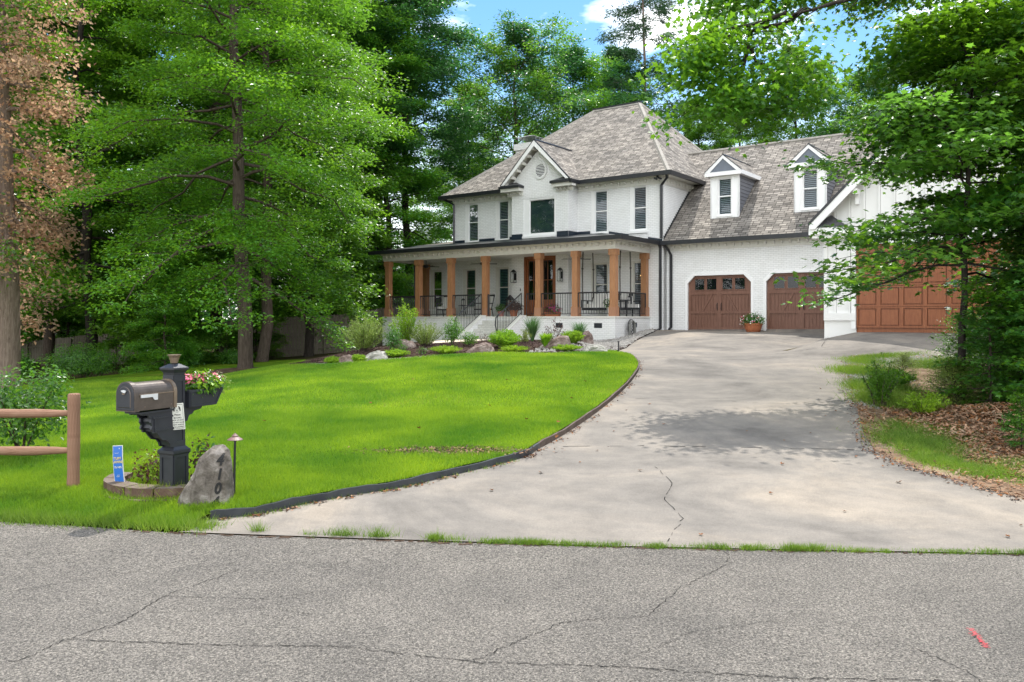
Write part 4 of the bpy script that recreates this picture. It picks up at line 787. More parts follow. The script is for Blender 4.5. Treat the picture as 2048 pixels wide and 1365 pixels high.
# ---- garage doors ----
def chamf(a, b, z0, z1, c=.3): return [(a, z0), (b, z0), (b, z1-c), (b-c, z1), (a+c, z1), (a, z1-c)]
for a, b in GD:
    u0, u1 = -b, -a; z0, z1 = 1.27, 3.52; w_ = GW+.09
    mb = hb(); O_ = chamf(u0, u1, z0, z1); I_ = [(u0, z0), (u1, z0)]
    # white surround: strips between rectangle hole and the clipped opening, plus a raised casing
    oc = chamf(u0-.10, u1+.10, z0, z1+.10, .34); ic = chamf(u0+.012, u1-.012, z0, z1-.012, .30)
    for i in range(1, 6):
        j = (i+1) % 6; p, q, r_, s_ = oc[i], oc[j], ic[j], ic[i]
        mb.prism([(p[0], GW-.03, p[1]), (q[0], GW-.03, q[1]), (r_[0], GW-.03, r_[1]), (s_[0], GW-.03, s_[1])], (0, .115, 0), 'trim_white')
    for s_, x_ in ((1, u0), (-1, u1)): mb.face([(x_, GW-.002, z1), (x_+s_*.34, GW-.002, z1), (x_, GW-.002, z1-.34)], 'painted_brick')
    mb.build('door_surround', house, weld=False)
    mb = hb(); mb.face([(p, w_, q) for p, q in O_], 'garage_wood'); mb.face([(u0, w_+.02, z0), (u1, w_+.02, z0), (u1, w_+.02, z1), (u0, w_+.02, z1)], 'garage_wood')
    uc = (u0+u1)/2; H1, H2 = z0+.74, z0+1.5
    # frames (proud) around recessed plank fields
    for zz, hh in ((z0+.03, .10), (H1-.05, .10), (H2-.04, .12), (z1-.10, .07)): mb.box(u0+.02 if zz < 3.2 else u0+.32, u1-.02 if zz < 3.2 else u1-.32, w_-.034, w_-.001, zz, zz+hh, 'garage_wood')
    for uu, ww in ((u0+.02, .10), (uc-.10, .20), (u1-.12, .10)): mb.box(uu, uu+ww, w_-.034, w_-.001, z0+.13, H1-.05, 'garage_wood'); mb.box(uu, uu+ww, w_-.034, w_-.001, H1+.05, H2-.04, 'garage_wood')
    mb.box(uc-.10, uc+.10, w_-.034, w_-.001, H2+.08, z1-.1, 'garage_wood')
    k = u0+.16
    while k < u1-.14:
        if abs(k-uc) > .12: mb.box(k, k+.022, w_-.016, w_-.001, z0+.13, H1-.05, 'garage_wood'); mb.box(k, k+.022, w_-.016, w_-.001, H1+.05, H2-.04, 'garage_wood')
        k += .13
    def bar(p, q, t=.035): d = Vector((q[0]-p[0], q[1]-p[1])).normalized(); n_ = Vector((-d.y, d.x))*t; mb.prism([(p[0]+n_.x, w_-.03, p[1]+n_.y), (q[0]+n_.x, w_-.03, q[1]+n_.y), (q[0]-n_.x, w_-.03, q[1]-n_.y), (p[0]-n_.x, w_-.03, p[1]-n_.y)], (0, .022, 0), 'garage_wood')
    bar((uc-.32, H2-.04), (uc-.72, H1+.05)); bar((uc+.32, H2-.04), (uc+.72, H1+.05)); bar((u0+.2, H1-.06), (u0+.5, z0+.13), .025)
    gd = mb.build('garage_door', house, weld=False)
    mb = hb()
    for s in (-1, 1):
        for c0 in (.33, .85):
            x = uc+s*(c0+.0); x0, x1 = x-.2, x+.2; y0, y1 = H2+.16, H2+.60
            mb.box(x0-.03, x1+.03, w_-.02, w_-.001, y0-.03, y0, 'garage_wood'); mb.box(x0-.03, x1+.03, w_-.02, w_-.001, y1, y1+.03, 'garage_wood'); mb.box(x0-.03, x0, w_-.02, w_-.001, y0, y1, 'garage_wood'); mb.box(x1, x1+.03, w_-.02, w_-.001, y0, y1, 'garage_wood')
            mb.face([(x0, w_-.006, y0), (x1, w_-.006, y0), (x1, w_-.006, y1), (x0, w_-.006, y1)], 'dark_room')
    gw = mb.build('door_windows', gd, weld=False); gw.name = 'window_strip'
    for c0 in (-.85, -.33, .33, .85): mb = hb(); mb.face([(uc+c0-.2, w_-.012, H2+.16), (uc+c0+.2, w_-.012, H2+.16), (uc+c0+.2, w_-.012, H2+.6), (uc+c0-.2, w_-.012, H2+.6)], 'glass'); mb.build('pane', gd, weld=False)
    for s in (-1, 1): mb = hb(); x = uc+s*.085; mb.tube([(x, w_-.025, H1+.08), (x, w_-.06, H1+.13), (x, w_-.06, H1+.33), (x, w_-.025, H1+.38)], .016, 'black_metal', 6); mb.build('handle', gd, weld=False)
    for s in (-1, 1): mb = hb(); x = u0 if s == -1 else u1; mb.box(x-s*.05, x-s*.45, w_-.03, w_-.02, H2-.0, H2+.035, 'black_metal'); mb.build('strap_hinge', gd, weld=False)
# ---- dormers ----
for dc in (-2.27, -5.69):
    ux, uw = .585, .585; fw = .95; zb, zs, za = 5.86, 7.78, 8.44
    mb = hb(); ob = [(-.27, .27, 6.02, 7.52)]
    holes_wall(mb, dc-ux, dc+ux, zb, zs, fw, [(dc-.30, dc+.30, 5.98, 7.52)], 'trim_white', .1)
    dm = mb.build('dormer', house, weld=False)
    mb = hb()
    for s in (-1, 1):
        x = dc+s*ux; rows = 13; sm = 'siding_grey'
        wb = lambda z: (z-4.97)/k_-.08
        mb.face([(x-s*.01, fw, zb), (x-s*.01, fw, zs), (x-s*.01, wb(zs), zs), (x-s*.01, wb(zb)+.0, zb)], sm)
        for r_ in range(rows):
            z = zb+(zs-zb)*r_/rows; z2 = zb+(zs-zb)*(r_+1)/rows
            mb.face([(x+s*.018, fw+.08, z), (x, fw+.08, z2), (x, wb(z2)+.02, z2), (x+s*.018, wb(z)+.06, z)], sm)
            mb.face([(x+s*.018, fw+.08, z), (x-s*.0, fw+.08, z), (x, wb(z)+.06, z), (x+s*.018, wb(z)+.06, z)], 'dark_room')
        mb.box(x-.005 if s > 0 else x-.025, x+.025 if s > 0 else x+.005, fw, fw+.085, zb, zs, 'trim_white')
    mb.build('side_siding', dm, weld=False)
    mb = hb(); ov = .2; hwid = ux+ov; f2 = fw-.2
    zs2 = zs-.02
    for s in (-1, 1):
        wr = (za-4.97)/k_-.08; wl = (zs2-4.97)/k_-.08
        mb.face([(dc+s*hwid, f2, zs2), (dc, f2, za), (dc, wr+.05, za), (dc+s*hwid, wl+.05, zs2)], 'shingle'); mb.face([(dc+s*hwid, f2, zs2-.05), (dc, f2, za-.05), (dc, wr, za-.05), (dc+s*hwid, wl, zs2-.05)], 'trim_white')
        mb.prism([(dc+s*hwid, f2-.005, zs2-.01), (dc, f2-.005, za-.01), (dc, f2-.005, za-.16), (dc+s*(hwid-.22), f2-.005, zs2-.01)], (0, .03, 0), 'trim_white'); mb.prism([(dc+s*(hwid+.015), f2-.02, zs2+.005), (dc, f2-.02, za+.02), (dc, f2-.02, za-.015), (dc+s*(hwid+.015), f2-.02, zs2-.025)], (0, .04, 0), 'black_metal')
        mb.prism([(dc+s*hwid, f2, zs2), (dc+s*hwid, wl+.05, zs2), (dc+s*hwid, wl+.05, zs2-.16), (dc+s*hwid, f2, zs2-.16)], (-s*.02, 0, 0), 'trim_white'); mb.box(dc+s*(ux-.02), dc+s*(hwid-.021), f2+.03, wl, zs2-.15, zs2-.13, 'trim_white')
    cap(mb, (dc, f2, za-.01), (dc, (za-4.97)/k_-.08, za-.01), .045, 'black_metal')
    mb.box(dc-hwid+.02, dc+hwid-.02, f2+.0, f2+.06, zs2-.17, zs2-.012, 'trim_white'); mb.box(dc-ux, dc+ux, f2+.06, fw-.001, zs2-.16, zs2-.13, 'trim_white')
    mb.build('dormer_roof', dm, weld=False)
    mb = hb(); mb.face([(dc-.56, f2+.035, zs2-.0), (dc+.56, f2+.035, zs2-.0), (dc, f2+.035, za-.13)], 'siding_blue'); mb.build('gable_panel', dm, weld=False)
    wobj = window(dc-.30, dc+.30, 5.98, 7.52, fw, dm, 'slat_grey', trim=.03, sill=False)
    mb = hb(); mb.box(dc-.36, dc+.36, fw-.03, fw, 5.93, 5.98, 'trim_white'); mb.box(dc-.36, dc-.30, fw-.02, fw, 5.98, 7.58, 'trim_white'); mb.box(dc+.30, dc+.36, fw-.02, fw, 5.98, 7.58, 'trim_white'); mb.box(dc-.3, dc+.3, fw-.02, fw, 7.52, 7.58, 'trim_white'); mb.box(dc-ux-.04, dc+ux+.04, fw-.04, fw+.02, zb-.07, zb+.0, 'navy_metal'); mb.build('window_casing', dm, weld=False)
# ---- garage wing with the third door ----
WU0, WU1, WW = -8.1, -14.8, -5.8; wc = -11.45; DZ0, DZ1 = 1.49, 3.93
mb = hb()
holes_wall(mb, WU1, WU0, 1.72, 4.5, WW, [(-13.9, -9.0, 1.0, DZ1)], 'board_white', .14); mb.face([(WU1, WW, 4.5), (WU0, WW, 4.5), (WU0, WW, 4.75), (wc, WW, 8.1), (WU1, WW, 4.75)], 'board_white')
mb.face([(WU0, WW, 1.72), (WU0, WW, 4.75), (WU0, GW, 4.75), (WU0, GW, 1.72)], 'board_white'); mb.face([(WU1, WW, 1.0), (WU1, WW, 4.75), (WU1, 9.9, 4.75), (WU1, 9.9, 1.0)], 'board_white')
mb.face([(WU0, WW+.02, .7), (WU0, WW+.02, 1.72), (WU0, GW, 1.72), (WU0, GW, .7)], 'painted_brick'); mb.face([(WU0, WW+.02, .7), (-9.0, WW+.02, .7), (-9.0, WW+.02, 1.72), (WU0, WW+.02, 1.72)], 'painted_brick')
u = WU0-.32
while u > WU1:
    z1 = 4.62+min(WU0-u, u-WU1)*1.0; z0_ = 1.9 if u > -9 or u < -13.9 else DZ1+.16
    mb.box(u-.025, u+.025, WW-.042, WW-.001, z0_, z1, 'board_white'); mb.box(u-.034, u+.034, WW-.003, WW-.0005, z0_, z1, 'batten_shade'); u -= .41  # grey strips either side paint in the shadow line of each batten
mb.box(WU0, -8.98, WW-.06, WW-.001, 1.70, 1.92, 'board_white'); mb.box(WU0, WU0-.1, WW-.055, WW-.001, 1.92, 4.5, 'board_white')
mb.build('wing_wall', house, weld=False)
mb = hb(); mb.box(-8.88, -9.0, WW-.04, WW+.1, 1.45, DZ1+.13, 'trim_white'); mb.box(-13.9, -14.02, WW-.04, WW+.1, 1.45, DZ1+.13, 'trim_white'); mb.box(-9.0, -13.9, WW-.04, WW+.1, DZ1, DZ1+.13, 'trim_white'); mb.build('door_surround', house, weld=False)
mb = hb(); w_ = WW+.1; mb.box(-9.0, -13.9, w_, w_+.03, DZ0-.15, DZ1, 'garage_wood_red'); ph = (DZ1-DZ0)/4
for r_ in range(4):
    mb.box(-9.0, -13.9, w_-.04, w_-.001, DZ0+r_*ph+.0, DZ0+r_*ph+.05, 'garage_wood_red'); mb.box(-9.0, -13.9, w_-.04, w_-.001, DZ0+(r_+1)*ph-.05, DZ0+(r_+1)*ph-.012, 'garage_wood_red')
    for c_ in range(8):
        x0 = -9.0-c_*.6125; mb.box(x0-.0, x0-.055, w_-.04, w_-.001, DZ0+r_*ph+.05, DZ0+(r_+1)*ph-.05, 'garage_wood_red'); mb.box(x0-.5575, x0-.6125, w_-.04, w_-.001, DZ0+r_*ph+.05, DZ0+(r_+1)*ph-.05, 'garage_wood_red')
        mb.box(x0-.085, x0-.525, w_-.030, w_-.001, DZ0+r_*ph+.085, DZ0+(r_+1)*ph-.085, 'garage_wood_red')
gd = mb.build('garage_door', house, weld=False); gd['label'] = 'wide reddish brown panelled garage door'
mb = hb(); mb.lathe((-11.4, w_-.05, DZ0+.55), [(.03, 0), (.03, .04)], 'galvanised', 8); mb.tube([(-11.33, w_-.04, DZ0+.57), (-11.47, w_-.04, DZ0+.57)], .012, 'galvanised', 6); mb.build('handle', gd, weld=False)
mb = hb(); wz0, wza, wh = 4.62, 8.3, 3.68; f = WW-.4
for s in (-1, 1):
    e = wc+s*wh; slab(mb, [(e, f, wz0), (wc, f, wza), (wc, 4.0, wza), (e, 4.0, wz0)] if s < 0 else [(e, f, wz0), (wc, f, wza), (wc, 3.9, wza), (e, -.2, wz0)], .12, 'shingle')
    mb.prism([(e, f-.01, wz0-.0), (wc, f-.01, wza), (wc, f-.01, wza-.36), (e-s*.16, f-.01, wz0-.2), (e, f-.01, wz0-.2)], (0, .04, 0), 'trim_white'); mb.prism([(e+s*.03, f-.03, wz0-.0), (wc, f-.03, wza+.04), (wc, f-.03, wza-.07), (e+s*.03, f-.03, wz0-.10)], (0, .05, 0), 'black_metal')
    for k in range(3): t = .35+.25*k; x = e+(wc-e)*t; z = wz0+(wza-wz0)*t; mb.box(x-.06, x+.06, f+.05, WW-.001, z-.52, z-.36, 'trim_white'); mb.box(x-.05, x+.05, WW-.12, WW-.001, z-.8, z-.52, 'trim_white')
mb.build('wing_roof', house, weld=False)
mb = hb(); mb.box(-7.74, -8.78, f+.04, WW-.001, 4.26, 4.46, 'trim_white'); mb.box(-7.82, -8.7, f+.1, WW-.002, 4.16, 4.26, 'trim_white'); mb.box(-8.3, -8.4, WW-.14, WW-.001, 4.0, 4.16, 'trim_white')
A, B, C, D = (-7.74, f+.02, 4.465), (-8.82, f+.02, 4.465), (-8.82, WW-.001, 4.465), (-8.3, WW-.001, 4.86); mb.face([A, B, D], 'roof_metal'); mb.face([B, C, D], 'roof_metal'); mb.face([A, D, (-7.74, WW-.001, 4.465)], 'roof_metal'); mb.build('eave_return', house, weld=False)
# ---- chimney ----
mb = hb(); cu, cw = 11.2, 6.4
mb.box(cu-.75, cu+.75, cw-.4, cw+.4, 6, 11.15, 'painted_brick'); mb.box(cu-.83, cu+.83, cw-.48, cw+.48, 11.15, 11.5, 'painted_brick'); mb.box(cu-.65, cu+.65, cw-.32, cw+.32, 11.5, 11.56, 'trim_cream')
ch = mb.build('chimney', house, weld=False); mb = hb()
for a in (-.45, .45):
    for b in (-.2, .2): mb.box(cu+a-.02, cu+a+.02, cw+b-.02, cw+b+.02, 11.56, 11.82, 'galvanised')
mb.lathe((cu, cw, 11.82), [(.85, 0), (.8, .02), (.12, .16), (.02, .17)], 'galvanised', 4, .785); mb.build('chimney_cap', ch, weld=False)
# ---------------- things on the porch ----------------
def hthing(name, u, w_, z, rz, label, cat, group=None):
    x, y = hw(u, w_); return empty(name, (x, y, z), HROT+rz, label, cat, group)
def leafball(name, parent, c, rx, ry, rz_, n, size, mat, shape='oval', up=.5, extra=None, mi=None, hollow=.4):
    d = nr.normal(0, 1, (n, 3)); d /= np.linalg.norm(d, axis=1, keepdims=True); r = (hollow+(1-hollow)*nr.random(n)**.6)[:, None]
    lump = 1+.22*np.sin(d[:, :1]*5+c[0]*7)*np.cos(d[:, 1:2]*6+c[1]*5)+.12*np.sin(d[:, 2:3]*9+c[0])
    P = d*r*lump*np.array([rx, ry, rz_])+np.array(c); Nn = d+nr.normal(0, .5, (n, 3))+[0, 0, up]; T = d+nr.normal(0, .6, (n, 3))
    V, k = leaves(P, Nn, T, size*nr.uniform(.6, 1.25, n), shape)
    return np_mesh(name, V, k, mat if isinstance(mat, list) else [mat], parent, mi=(nr.random(n) < (mi or 0)).astype(int) if mi else None)
def potted(name, u, w_, z, rp, hp, pot, leaf, label, fh=.3, fr=.28, n=700, flower=None, cat='potted plant', size=.07, wl=None):
    t = hthing(name, u, w_, z, 0, label, cat) if wl is None else empty(name, wl, 0, label, cat)
    mb = MB(); mb.lathe((0, 0, 0), [(rp*.68, 0), (rp*.8, hp*.4), (rp*.95, hp*.85), (rp*1.08, hp*.86), (rp*1.08, hp), (rp*.92, hp), (rp*.9, hp*.9)], pot, 20); mb.build('pot', t, smooth=False)
    leafball('foliage', t, (0, 0, hp+fh*.45), fr, fr, fh*.6, n, size, leaf)
    if flower: leafball('blossoms', t, (0, 0, hp+fh*.55), fr*1.02, fr*1.02, fh*.6, 90, .045, flower, 'round', 1, hollow=.9)
    return t
def chair(u, w_, rz, label):
    t = hthing('lounge_chair', u, w_, PF, rz, label, 'chair', 'cushioned lounge chairs on the porch'); b = 'black_metal'
    mb = MB(); mb.box(-.32, .32, -.32, .3, .30, .36, b); [mb.tube([(s*.31, -.3, 0), (s*.31, -.3, .62)], .02, b, 6) for s in (-1, 1)]; [mb.tube([(s*.31, .34, 0), (s*.31, .26, .4), (s*.31, .42, 1.0)], .02, b, 6) for s in (-1, 1)]
    for s in (-1, 1): mb.tube([(s*.31, -.33, .62), (s*.31, .32, .60)], .025, b, 6)
    mb.box(-.32, .32, .38, .43, .92, 1.02, b); mb.tube([(-.31, -.3, .12), (.31, -.3, .12)], .015, b, 6); mb.build('frame', t, weld=False)
    mb = MB(); mb.box(-.28, .28, -.3, .24, .36, .48, 'cushion'); mb.build('seat_cushion', t)
    mb = MB(); mb.prism([(-.27, .18, .46), (.27, .18, .46), (.27, .30, .94), (-.27, .30, .94)], (0, .11, 0), 'cushion'); mb.build('back_cushion', t)
chair(10.55, -1.6, R(12), 'black framed chair with white cushions beside the left porch window')
chair(8.35, -1.5, R(-20), 'black framed chair with white cushions right of the small round table')
t = hthing('side_table', 9.55, -1.5, PF, 0, 'small round black table between the two lounge chairs', 'table')
mb = MB(); mb.lathe((0, 0, .5), [(.24, 0), (.24, .025)], 'black_metal', 20); mb.build('table_top', t, weld=False)
for k in range(3): mb = MB(); a = k*2.09; mb.tube([(.05*math.cos(a), .05*math.sin(a), .5), (.2*math.cos(a), .2*math.sin(a), 0)], .014, 'black_metal', 6); mb.build('leg', t, weld=False)
t = hthing('table_lantern', 9.55, -1.5, PF+.525, 0, 'small dark lantern standing on the round porch table', 'lantern')
mb = MB(); mb.box(-.07, .07, -.07, .07, 0, .02, 'black_metal'); mb.lathe((0, 0, .24), [(.12, 0), (.03, .08), (.02, .1)], 'black_metal', 4, .785); [mb.box(a-.006, a+.006, b-.006, b+.006, 0, .24, 'black_metal') for a in (-.06, .06) for b in (-.06, .06)]; mb.lathe((0, 0, .02), [(.03, 0), (.03, .1)], 'cushion', 8); mb.build('frame', t, weld=False)
potted('potted_plant', 12.3, -2.4, PF, .14, .26, 'terracotta', 'leaf_dark', 'bushy green plant in small pot behind the leftmost porch railing', .5, .25, 500)
potted('potted_plant', 7.25, -1.6, PF, .16, .24, 'pink_pot', 'leaf_dark', 'dark green plant in a pink clay pot at the top of the steps', .3, .27, 700, size=.06)
potted('potted_plant', 6.25, -2.0, PF, .2, .28, 'terracotta', 'leaf_purple', 'purple leaved plant in a clay pot left of the front door', .38, .38, 800, size=.09)
t = hthing('floor_lantern', 7.15, -1.05, PF, 0, 'tall dark lantern with white candle beside the front door window', 'lantern')
mb = MB(); mb.box(-.13, .13, -.13, .13, 0, .03, 'black_metal'); mb.lathe((0, 0, .75), [(.25, 0), (.06, .2), (.03, .24)], 'black_metal', 4, .785); [mb.box(a-.01, a+.01, b-.01, b+.01, 0, .75, 'black_metal') for a in (-.12, .12) for b in (-.12, .12)]; mb.build('frame', t, weld=False)
mb = MB(); mb.lathe((0, 0, .03), [(.06, 0), (.06, .35)], 'cushion', 12); mb.build('candle', t, weld=False)
t = hthing('window_box', 3.75, -2.66, PF, 0, 'low clay trough of purple petunias behind the railing right of the door', 'planter')
mb = MB(); mb.prism([(-.3, -.1, 0), (.3, -.1, 0), (.36, -.12, .17), (-.36, -.12, .17)], (0, .22, 0), 'terracotta'); mb.build('trough', t); leafball('foliage', t, (0, 0, .28), .42, .2, .2, 700, .06, 'leaf_dark'); leafball('blossoms', t, (0, 0, .3), .43, .21, .2, 240, .055, 'petal_purple', 'round', .6, hollow=.9)
t = potted('potted_plant', 1.12, -2.55, PF+.0, .12, .38, 'cushion', 'leaf_dark', 'white flowered plant in a tall pale pot beside the corner porch post', .3, .26, 500, 'petal_white')
# hanging swing bed
t = hthing('porch_swing', 1.95, -1.35, PF, R(-4), 'black daybed swing hung on dark rods with white cushions', 'swing')
mb = MB(); b = 'black_metal'; mb.box(-.95, .95, -.42, .42, .26, .36, b)
for x in (-.95, .95): mb.box(x-.03, x+.03, -.42, .42, .36, .68, b) if False else [mb.box(x-.025, x+.025, y-.02, y+.02, .36, .82 if y > .3 else .66, b) for y in (-.4, 0, .4)]; mb.box(x-.03, x+.03, -.42, .42, .64, .68, b)
mb.box(-.95, .95, .38, .42, .78, .84, b); [mb.box(x-.015, x+.015, .385, .415, .36, .8, b) for x in np.linspace(-.8, .8, 9)]; mb.build('frame', t, weld=False)
mb = MB(); mb.box(-.9, .9, -.38, .36, .36, .52, 'cushion'); mb.build('mattress', t)
for x, a in ((-.6, .2), (.05, -.15), (.55, .1)): mb = MB(); mb.prism([(x-.26, .2, .52), (x+.26, .2, .52), (x+.26+a*.2, .34, .98), (x-.26+a*.2, .34, .95)], (0, .13, 0), 'cushion'); mb.build('pillow', t)
for x in (-.93, .93):
    for y in (-.4, .4): mb = MB(); mb.tube([(x, y, .66), (x, y, 1.9), (x, y*.9, 2.72)], .026, 'chain', 6); mb.lathe((x, y, 1.95), [(.02, 0), (.055, .05), (.02, .1)], 'chain', 8); mb.build('hanging_rod', t, weld=False)
t = hthing('porch_armchair', 1.05, -1.0, PF, R(60), 'black armchair with pale cushion behind the right end porch railing', 'chair')
mb = MB(); mb.box(-.33, .33, -.3, .3, .28, .36, b); [mb.box(x-.02, x+.02, y-.02, y+.02, 0, .62, b) for x in (-.32, .32) for y in (-.28, .28)]; [mb.box(x-.03, x+.03, -.3, .3, .6, .64, b) for x in (-.32, .32)]; mb.box(-.34, .34, .28, .34, .3, .95, b); mb.build('frame', t, weld=False); mb = MB(); mb.box(-.29, .29, -.28, .2, .36, .5, 'cushion'); mb.prism([(-.27, .14, .5), (.27, .14, .5), (.27, .2, .85), (-.27, .2, .85)], (0, .08, 0), 'cushion'); mb.build('cushion', t)
# flower pot by the garage doors
x, y = hw(-3.92, -.3); t = empty('flower_pot', (x, y, gz(x, y)+.012), 0, 'round terracotta tub of white and pink flowers between the garage doors', 'flower pot')
mb = MB(); mb.lathe((0, 0, 0), [(.25, 0), (.30, .1), (.335, .26), (.35, .27), (.35, .33), (.31, .33), (.3, .27)], 'terracotta', 24); mb.build('pot', t)
leafball('foliage', t, (0, 0, .45), .42, .38, .26, 1500, .065, 'leaf_dark'); leafball('blossoms', t, (0, 0, .47), .44, .40, .27, 110, .05, ['petal_white', 'petal_pink'], 'round', .6, mi=.3, hollow=.92)
# hose on its hanger at the right end of the porch wall
t = hthing('garden_hose', PR-.05, -1.95, 0, 0, 'grey garden hose coiled on an ornate black hanger at the porch corner', 'hose')
mb = MB(); mb.lathe((-.0, 0, 1.45), [(.01, 0), (.01, .01)], 'black_metal', 6)
for k in range(10): a0 = k*.628; mb.tube([(.04, 0, 1.42), (.09, .17*math.cos(a0), 1.42+.2*math.sin(a0)), (.10, .27*math.cos(a0), 1.42+.3*math.sin(a0))], .012, 'black_metal', 5)
for r_ in (.17, .28): mb.tube([(.10, r_*math.cos(k*.3307), 1.42+r_*1.1*math.sin(k*.3307)) for k in range(20)], .016, 'black_metal', 6)
mb.build('hanger', t, weld=False); mb = MB()
for k in range(12):
    s = rng.uniform(.7, 1.1); o_ = rng.uniform(.06, .2); dr = rng.uniform(.45, .75); pts = [(o_, s*.24*math.sin(a_)*(1+.35*max(0, -math.cos(a_))), 1.42+(.26 if math.cos(a_) > 0 else dr)*math.cos(a_)) for a_ in np.linspace(0, 2*math.pi, 22)]
    mb.tube(pts, .014, 'hose', 6, False)
mb.build('hose', t, weld=False, smooth=True)
# ---------------- mailbox ----------------
MX, MY = -3.12, 7.62; mz = .10
mail = empty('mailbox', (MX, MY, mz), R(65), 'dark bronze mailbox on a black post with a planter arm', 'mailbox')
# local frame: x towards the planter (away from the street), -x towards the door, z up
Zc = lambda z: z-mz
mb = MB(); a = .064
mb.box(-a, a, -a, a, Zc(.54), Zc(1.27), 'post_black')
for (z0, z1) in ((.60, .76), (.80, 1.15)):
    for s in (-1, 1):
        for u, v in ((1, 0), (0, 1)):
            pass
for s in (-1, 1):
    for z0, z1 in ((.63, 1.18),):
        for k in (-1, 1): mb.box(k*a*.98, k*(a*.55), s*a, s*(a+.007), Zc(z0), Zc(z1), 'post_black'); mb.box(s*a, s*(a+.007), k*a*.98, k*(a*.55), Zc(z0), Zc(z1), 'post_black')
        for zz in (z0-.05, z1): mb.box(-a-.001, a+.001, s*a, s*(a+.0075), Zc(zz), Zc(zz)+.05, 'post_black'); mb.box(s*a, s*(a+.0075), -a-.001, a+.001, Zc(zz), Zc(zz)+.05, 'post_black')
mb.lathe((0, 0, Zc(1.235)), [(a*1.42, 0), (a*1.5, .02), (.125, .05), (.125, .065), (.10, .075), (.05, .098), (.0, .11)], 'post_black', 4, .785); mb.build('post', mail, weld=False)
mb = MB(); b_ = .083; mb.box(-b_, b_, -b_, b_, -.08, Zc(.53), 'post_black')
for s in (-1, 1):
    for k in (-1, 1): mb.box(k*b_, k*(b_*.66), s*b_, s*(b_+.010), -.08, Zc(.53), 'post_black'); mb.box(s*b_, s*(b_+.010), k*b_, k*(b_*.66), -.08, Zc(.53), 'post_black')
    for z0 in (-.04, .38): mb.box(-b_*.66, b_*.66, s*b_, s*(b_+.010), z0, z0+.05, 'post_black'); mb.box(s*b_, s*(b_+.010), -b_*.66, b_*.66, z0, z0+.05, 'post_black')
mb.lathe((0, 0, Zc(.49)), [(b_*1.45, 0), (b_*1.72, .03), (b_*1.72, .055), (b_*1.5, .065), (a*1.5, .09)], 'post_black', 4, .785); mb.lathe((0, 0, -.06), [(b_*1.6, 0), (b_*1.6, .03), (b_*1.45, .05)], 'post_black', 4, .785); mb.build('post_sleeve', mail, weld=False)
mb = MB(); mb.lathe((0, 0, Zc(1.342)), [(.033, 0), (.036, .015), (.045, .05), (.060, .072), (.060, .078), (.05, .078), (.03, .03)], 'bronze_trim', 16); mb.build('finial', mail, weld=False)
# arched box
def arch(x, hw_, z0, hh, n=14): zc = z0+hh-hw_; return [(x, -hw_, z0)]+[(x, -hw_*math.cos(math.pi*k/n), zc+hw_*math.sin(math.pi*k/n)) for k in range(n+1)]+[(x, hw_, z0)]
def loft(mb, A, B, mat, close=True):
    n = len(A)
    for i in range(n if close else n-1): j = (i+1) % n; mb.face([A[i], A[j], B[j], B[i]], mat)
bz0 = Zc(.95); bh = .245; bw = .105; x0, x1 = -.07, -.52
mb = MB(); loft(mb, arch(x0, bw, bz0, bh), arch(x1+.02, bw, bz0, bh), 'bronze'); mb.face(arch(x0, bw, bz0, bh), 'bronze')
loft(mb, arch(x0-.0, bw+.008, bz0-.003, bh+.011), arch(x0-.035, bw+.008, bz0-.003, bh+.011), 'bronze_trim'); mb.face(arch(x0-.035, bw+.008, bz0-.003, bh+.011), 'bronze_trim')
mb.box(x0-.03, x1+.03, -bw-.004, -bw, bz0+bh-bw-.004, bz0+bh-bw+.004, 'bronze_trim'); [mb.lathe((x, -bw-.002, bz0+.03), [(.006, -.003), (.006, .003)], 'bronze_trim', 6) for x in (-.13, -.42)]
mb.build('box', mail, weld=False, smooth=False)
mb = MB(); loft(mb, arch(x1+.035, bw+.010, bz0-.004, bh+.014), arch(x1-.012, bw+.010, bz0-.004, bh+.014), 'bronze'); mb.face(arch(x1-.012, bw+.010, bz0-.004, bh+.014), 'bronze'); loft(mb, arch(x1-.0125, bw+.001, bz0+.006, bh-.006), arch(x1-.02, bw-.004, bz0+.010, bh-.014), 'post_black'); mb.face(arch(x1-.02, bw-.004, bz0+.010, bh-.014), 'post_black')
loft(mb, arch(x1-.0205, bw-.028, bz0+.03, bh-.06), arch(x1-.027, bw-.034, bz0+.036, bh-.072), 'bronze'); mb.face(arch(x1-.027, bw-.034, bz0+.036, bh-.072), 'post_black')
mb.lathe((x1-.03, 0, bz0+.15), [(.014, -.004), (.014, .006)], 'bronze_trim', 10); mb.prism([(x1-.03, -.035, bz0+.175), (x1-.03, -.005, bz0+.185), (x1-.03, .03, bz0+.178), (x1-.03, .01, bz0+.165), (x1-.03, -.02, bz0+.158)], (-.008, 0, 0), 'silver_flag'); mb.build('box_door', mail, weld=False)
mb = MB(); zf = bz0+bh-bw-.02; y = -bw-.007; mb.prism([(-.47, y, zf+.018), (-.29, y, zf+.018), (-.29, y, zf-.035), (-.325, y, zf-.035), (-.345, y, zf-.008), (-.47, y, zf-.008)], (0, -.006, 0), 'silver_flag'); mb.build('flag', mail, weld=False)
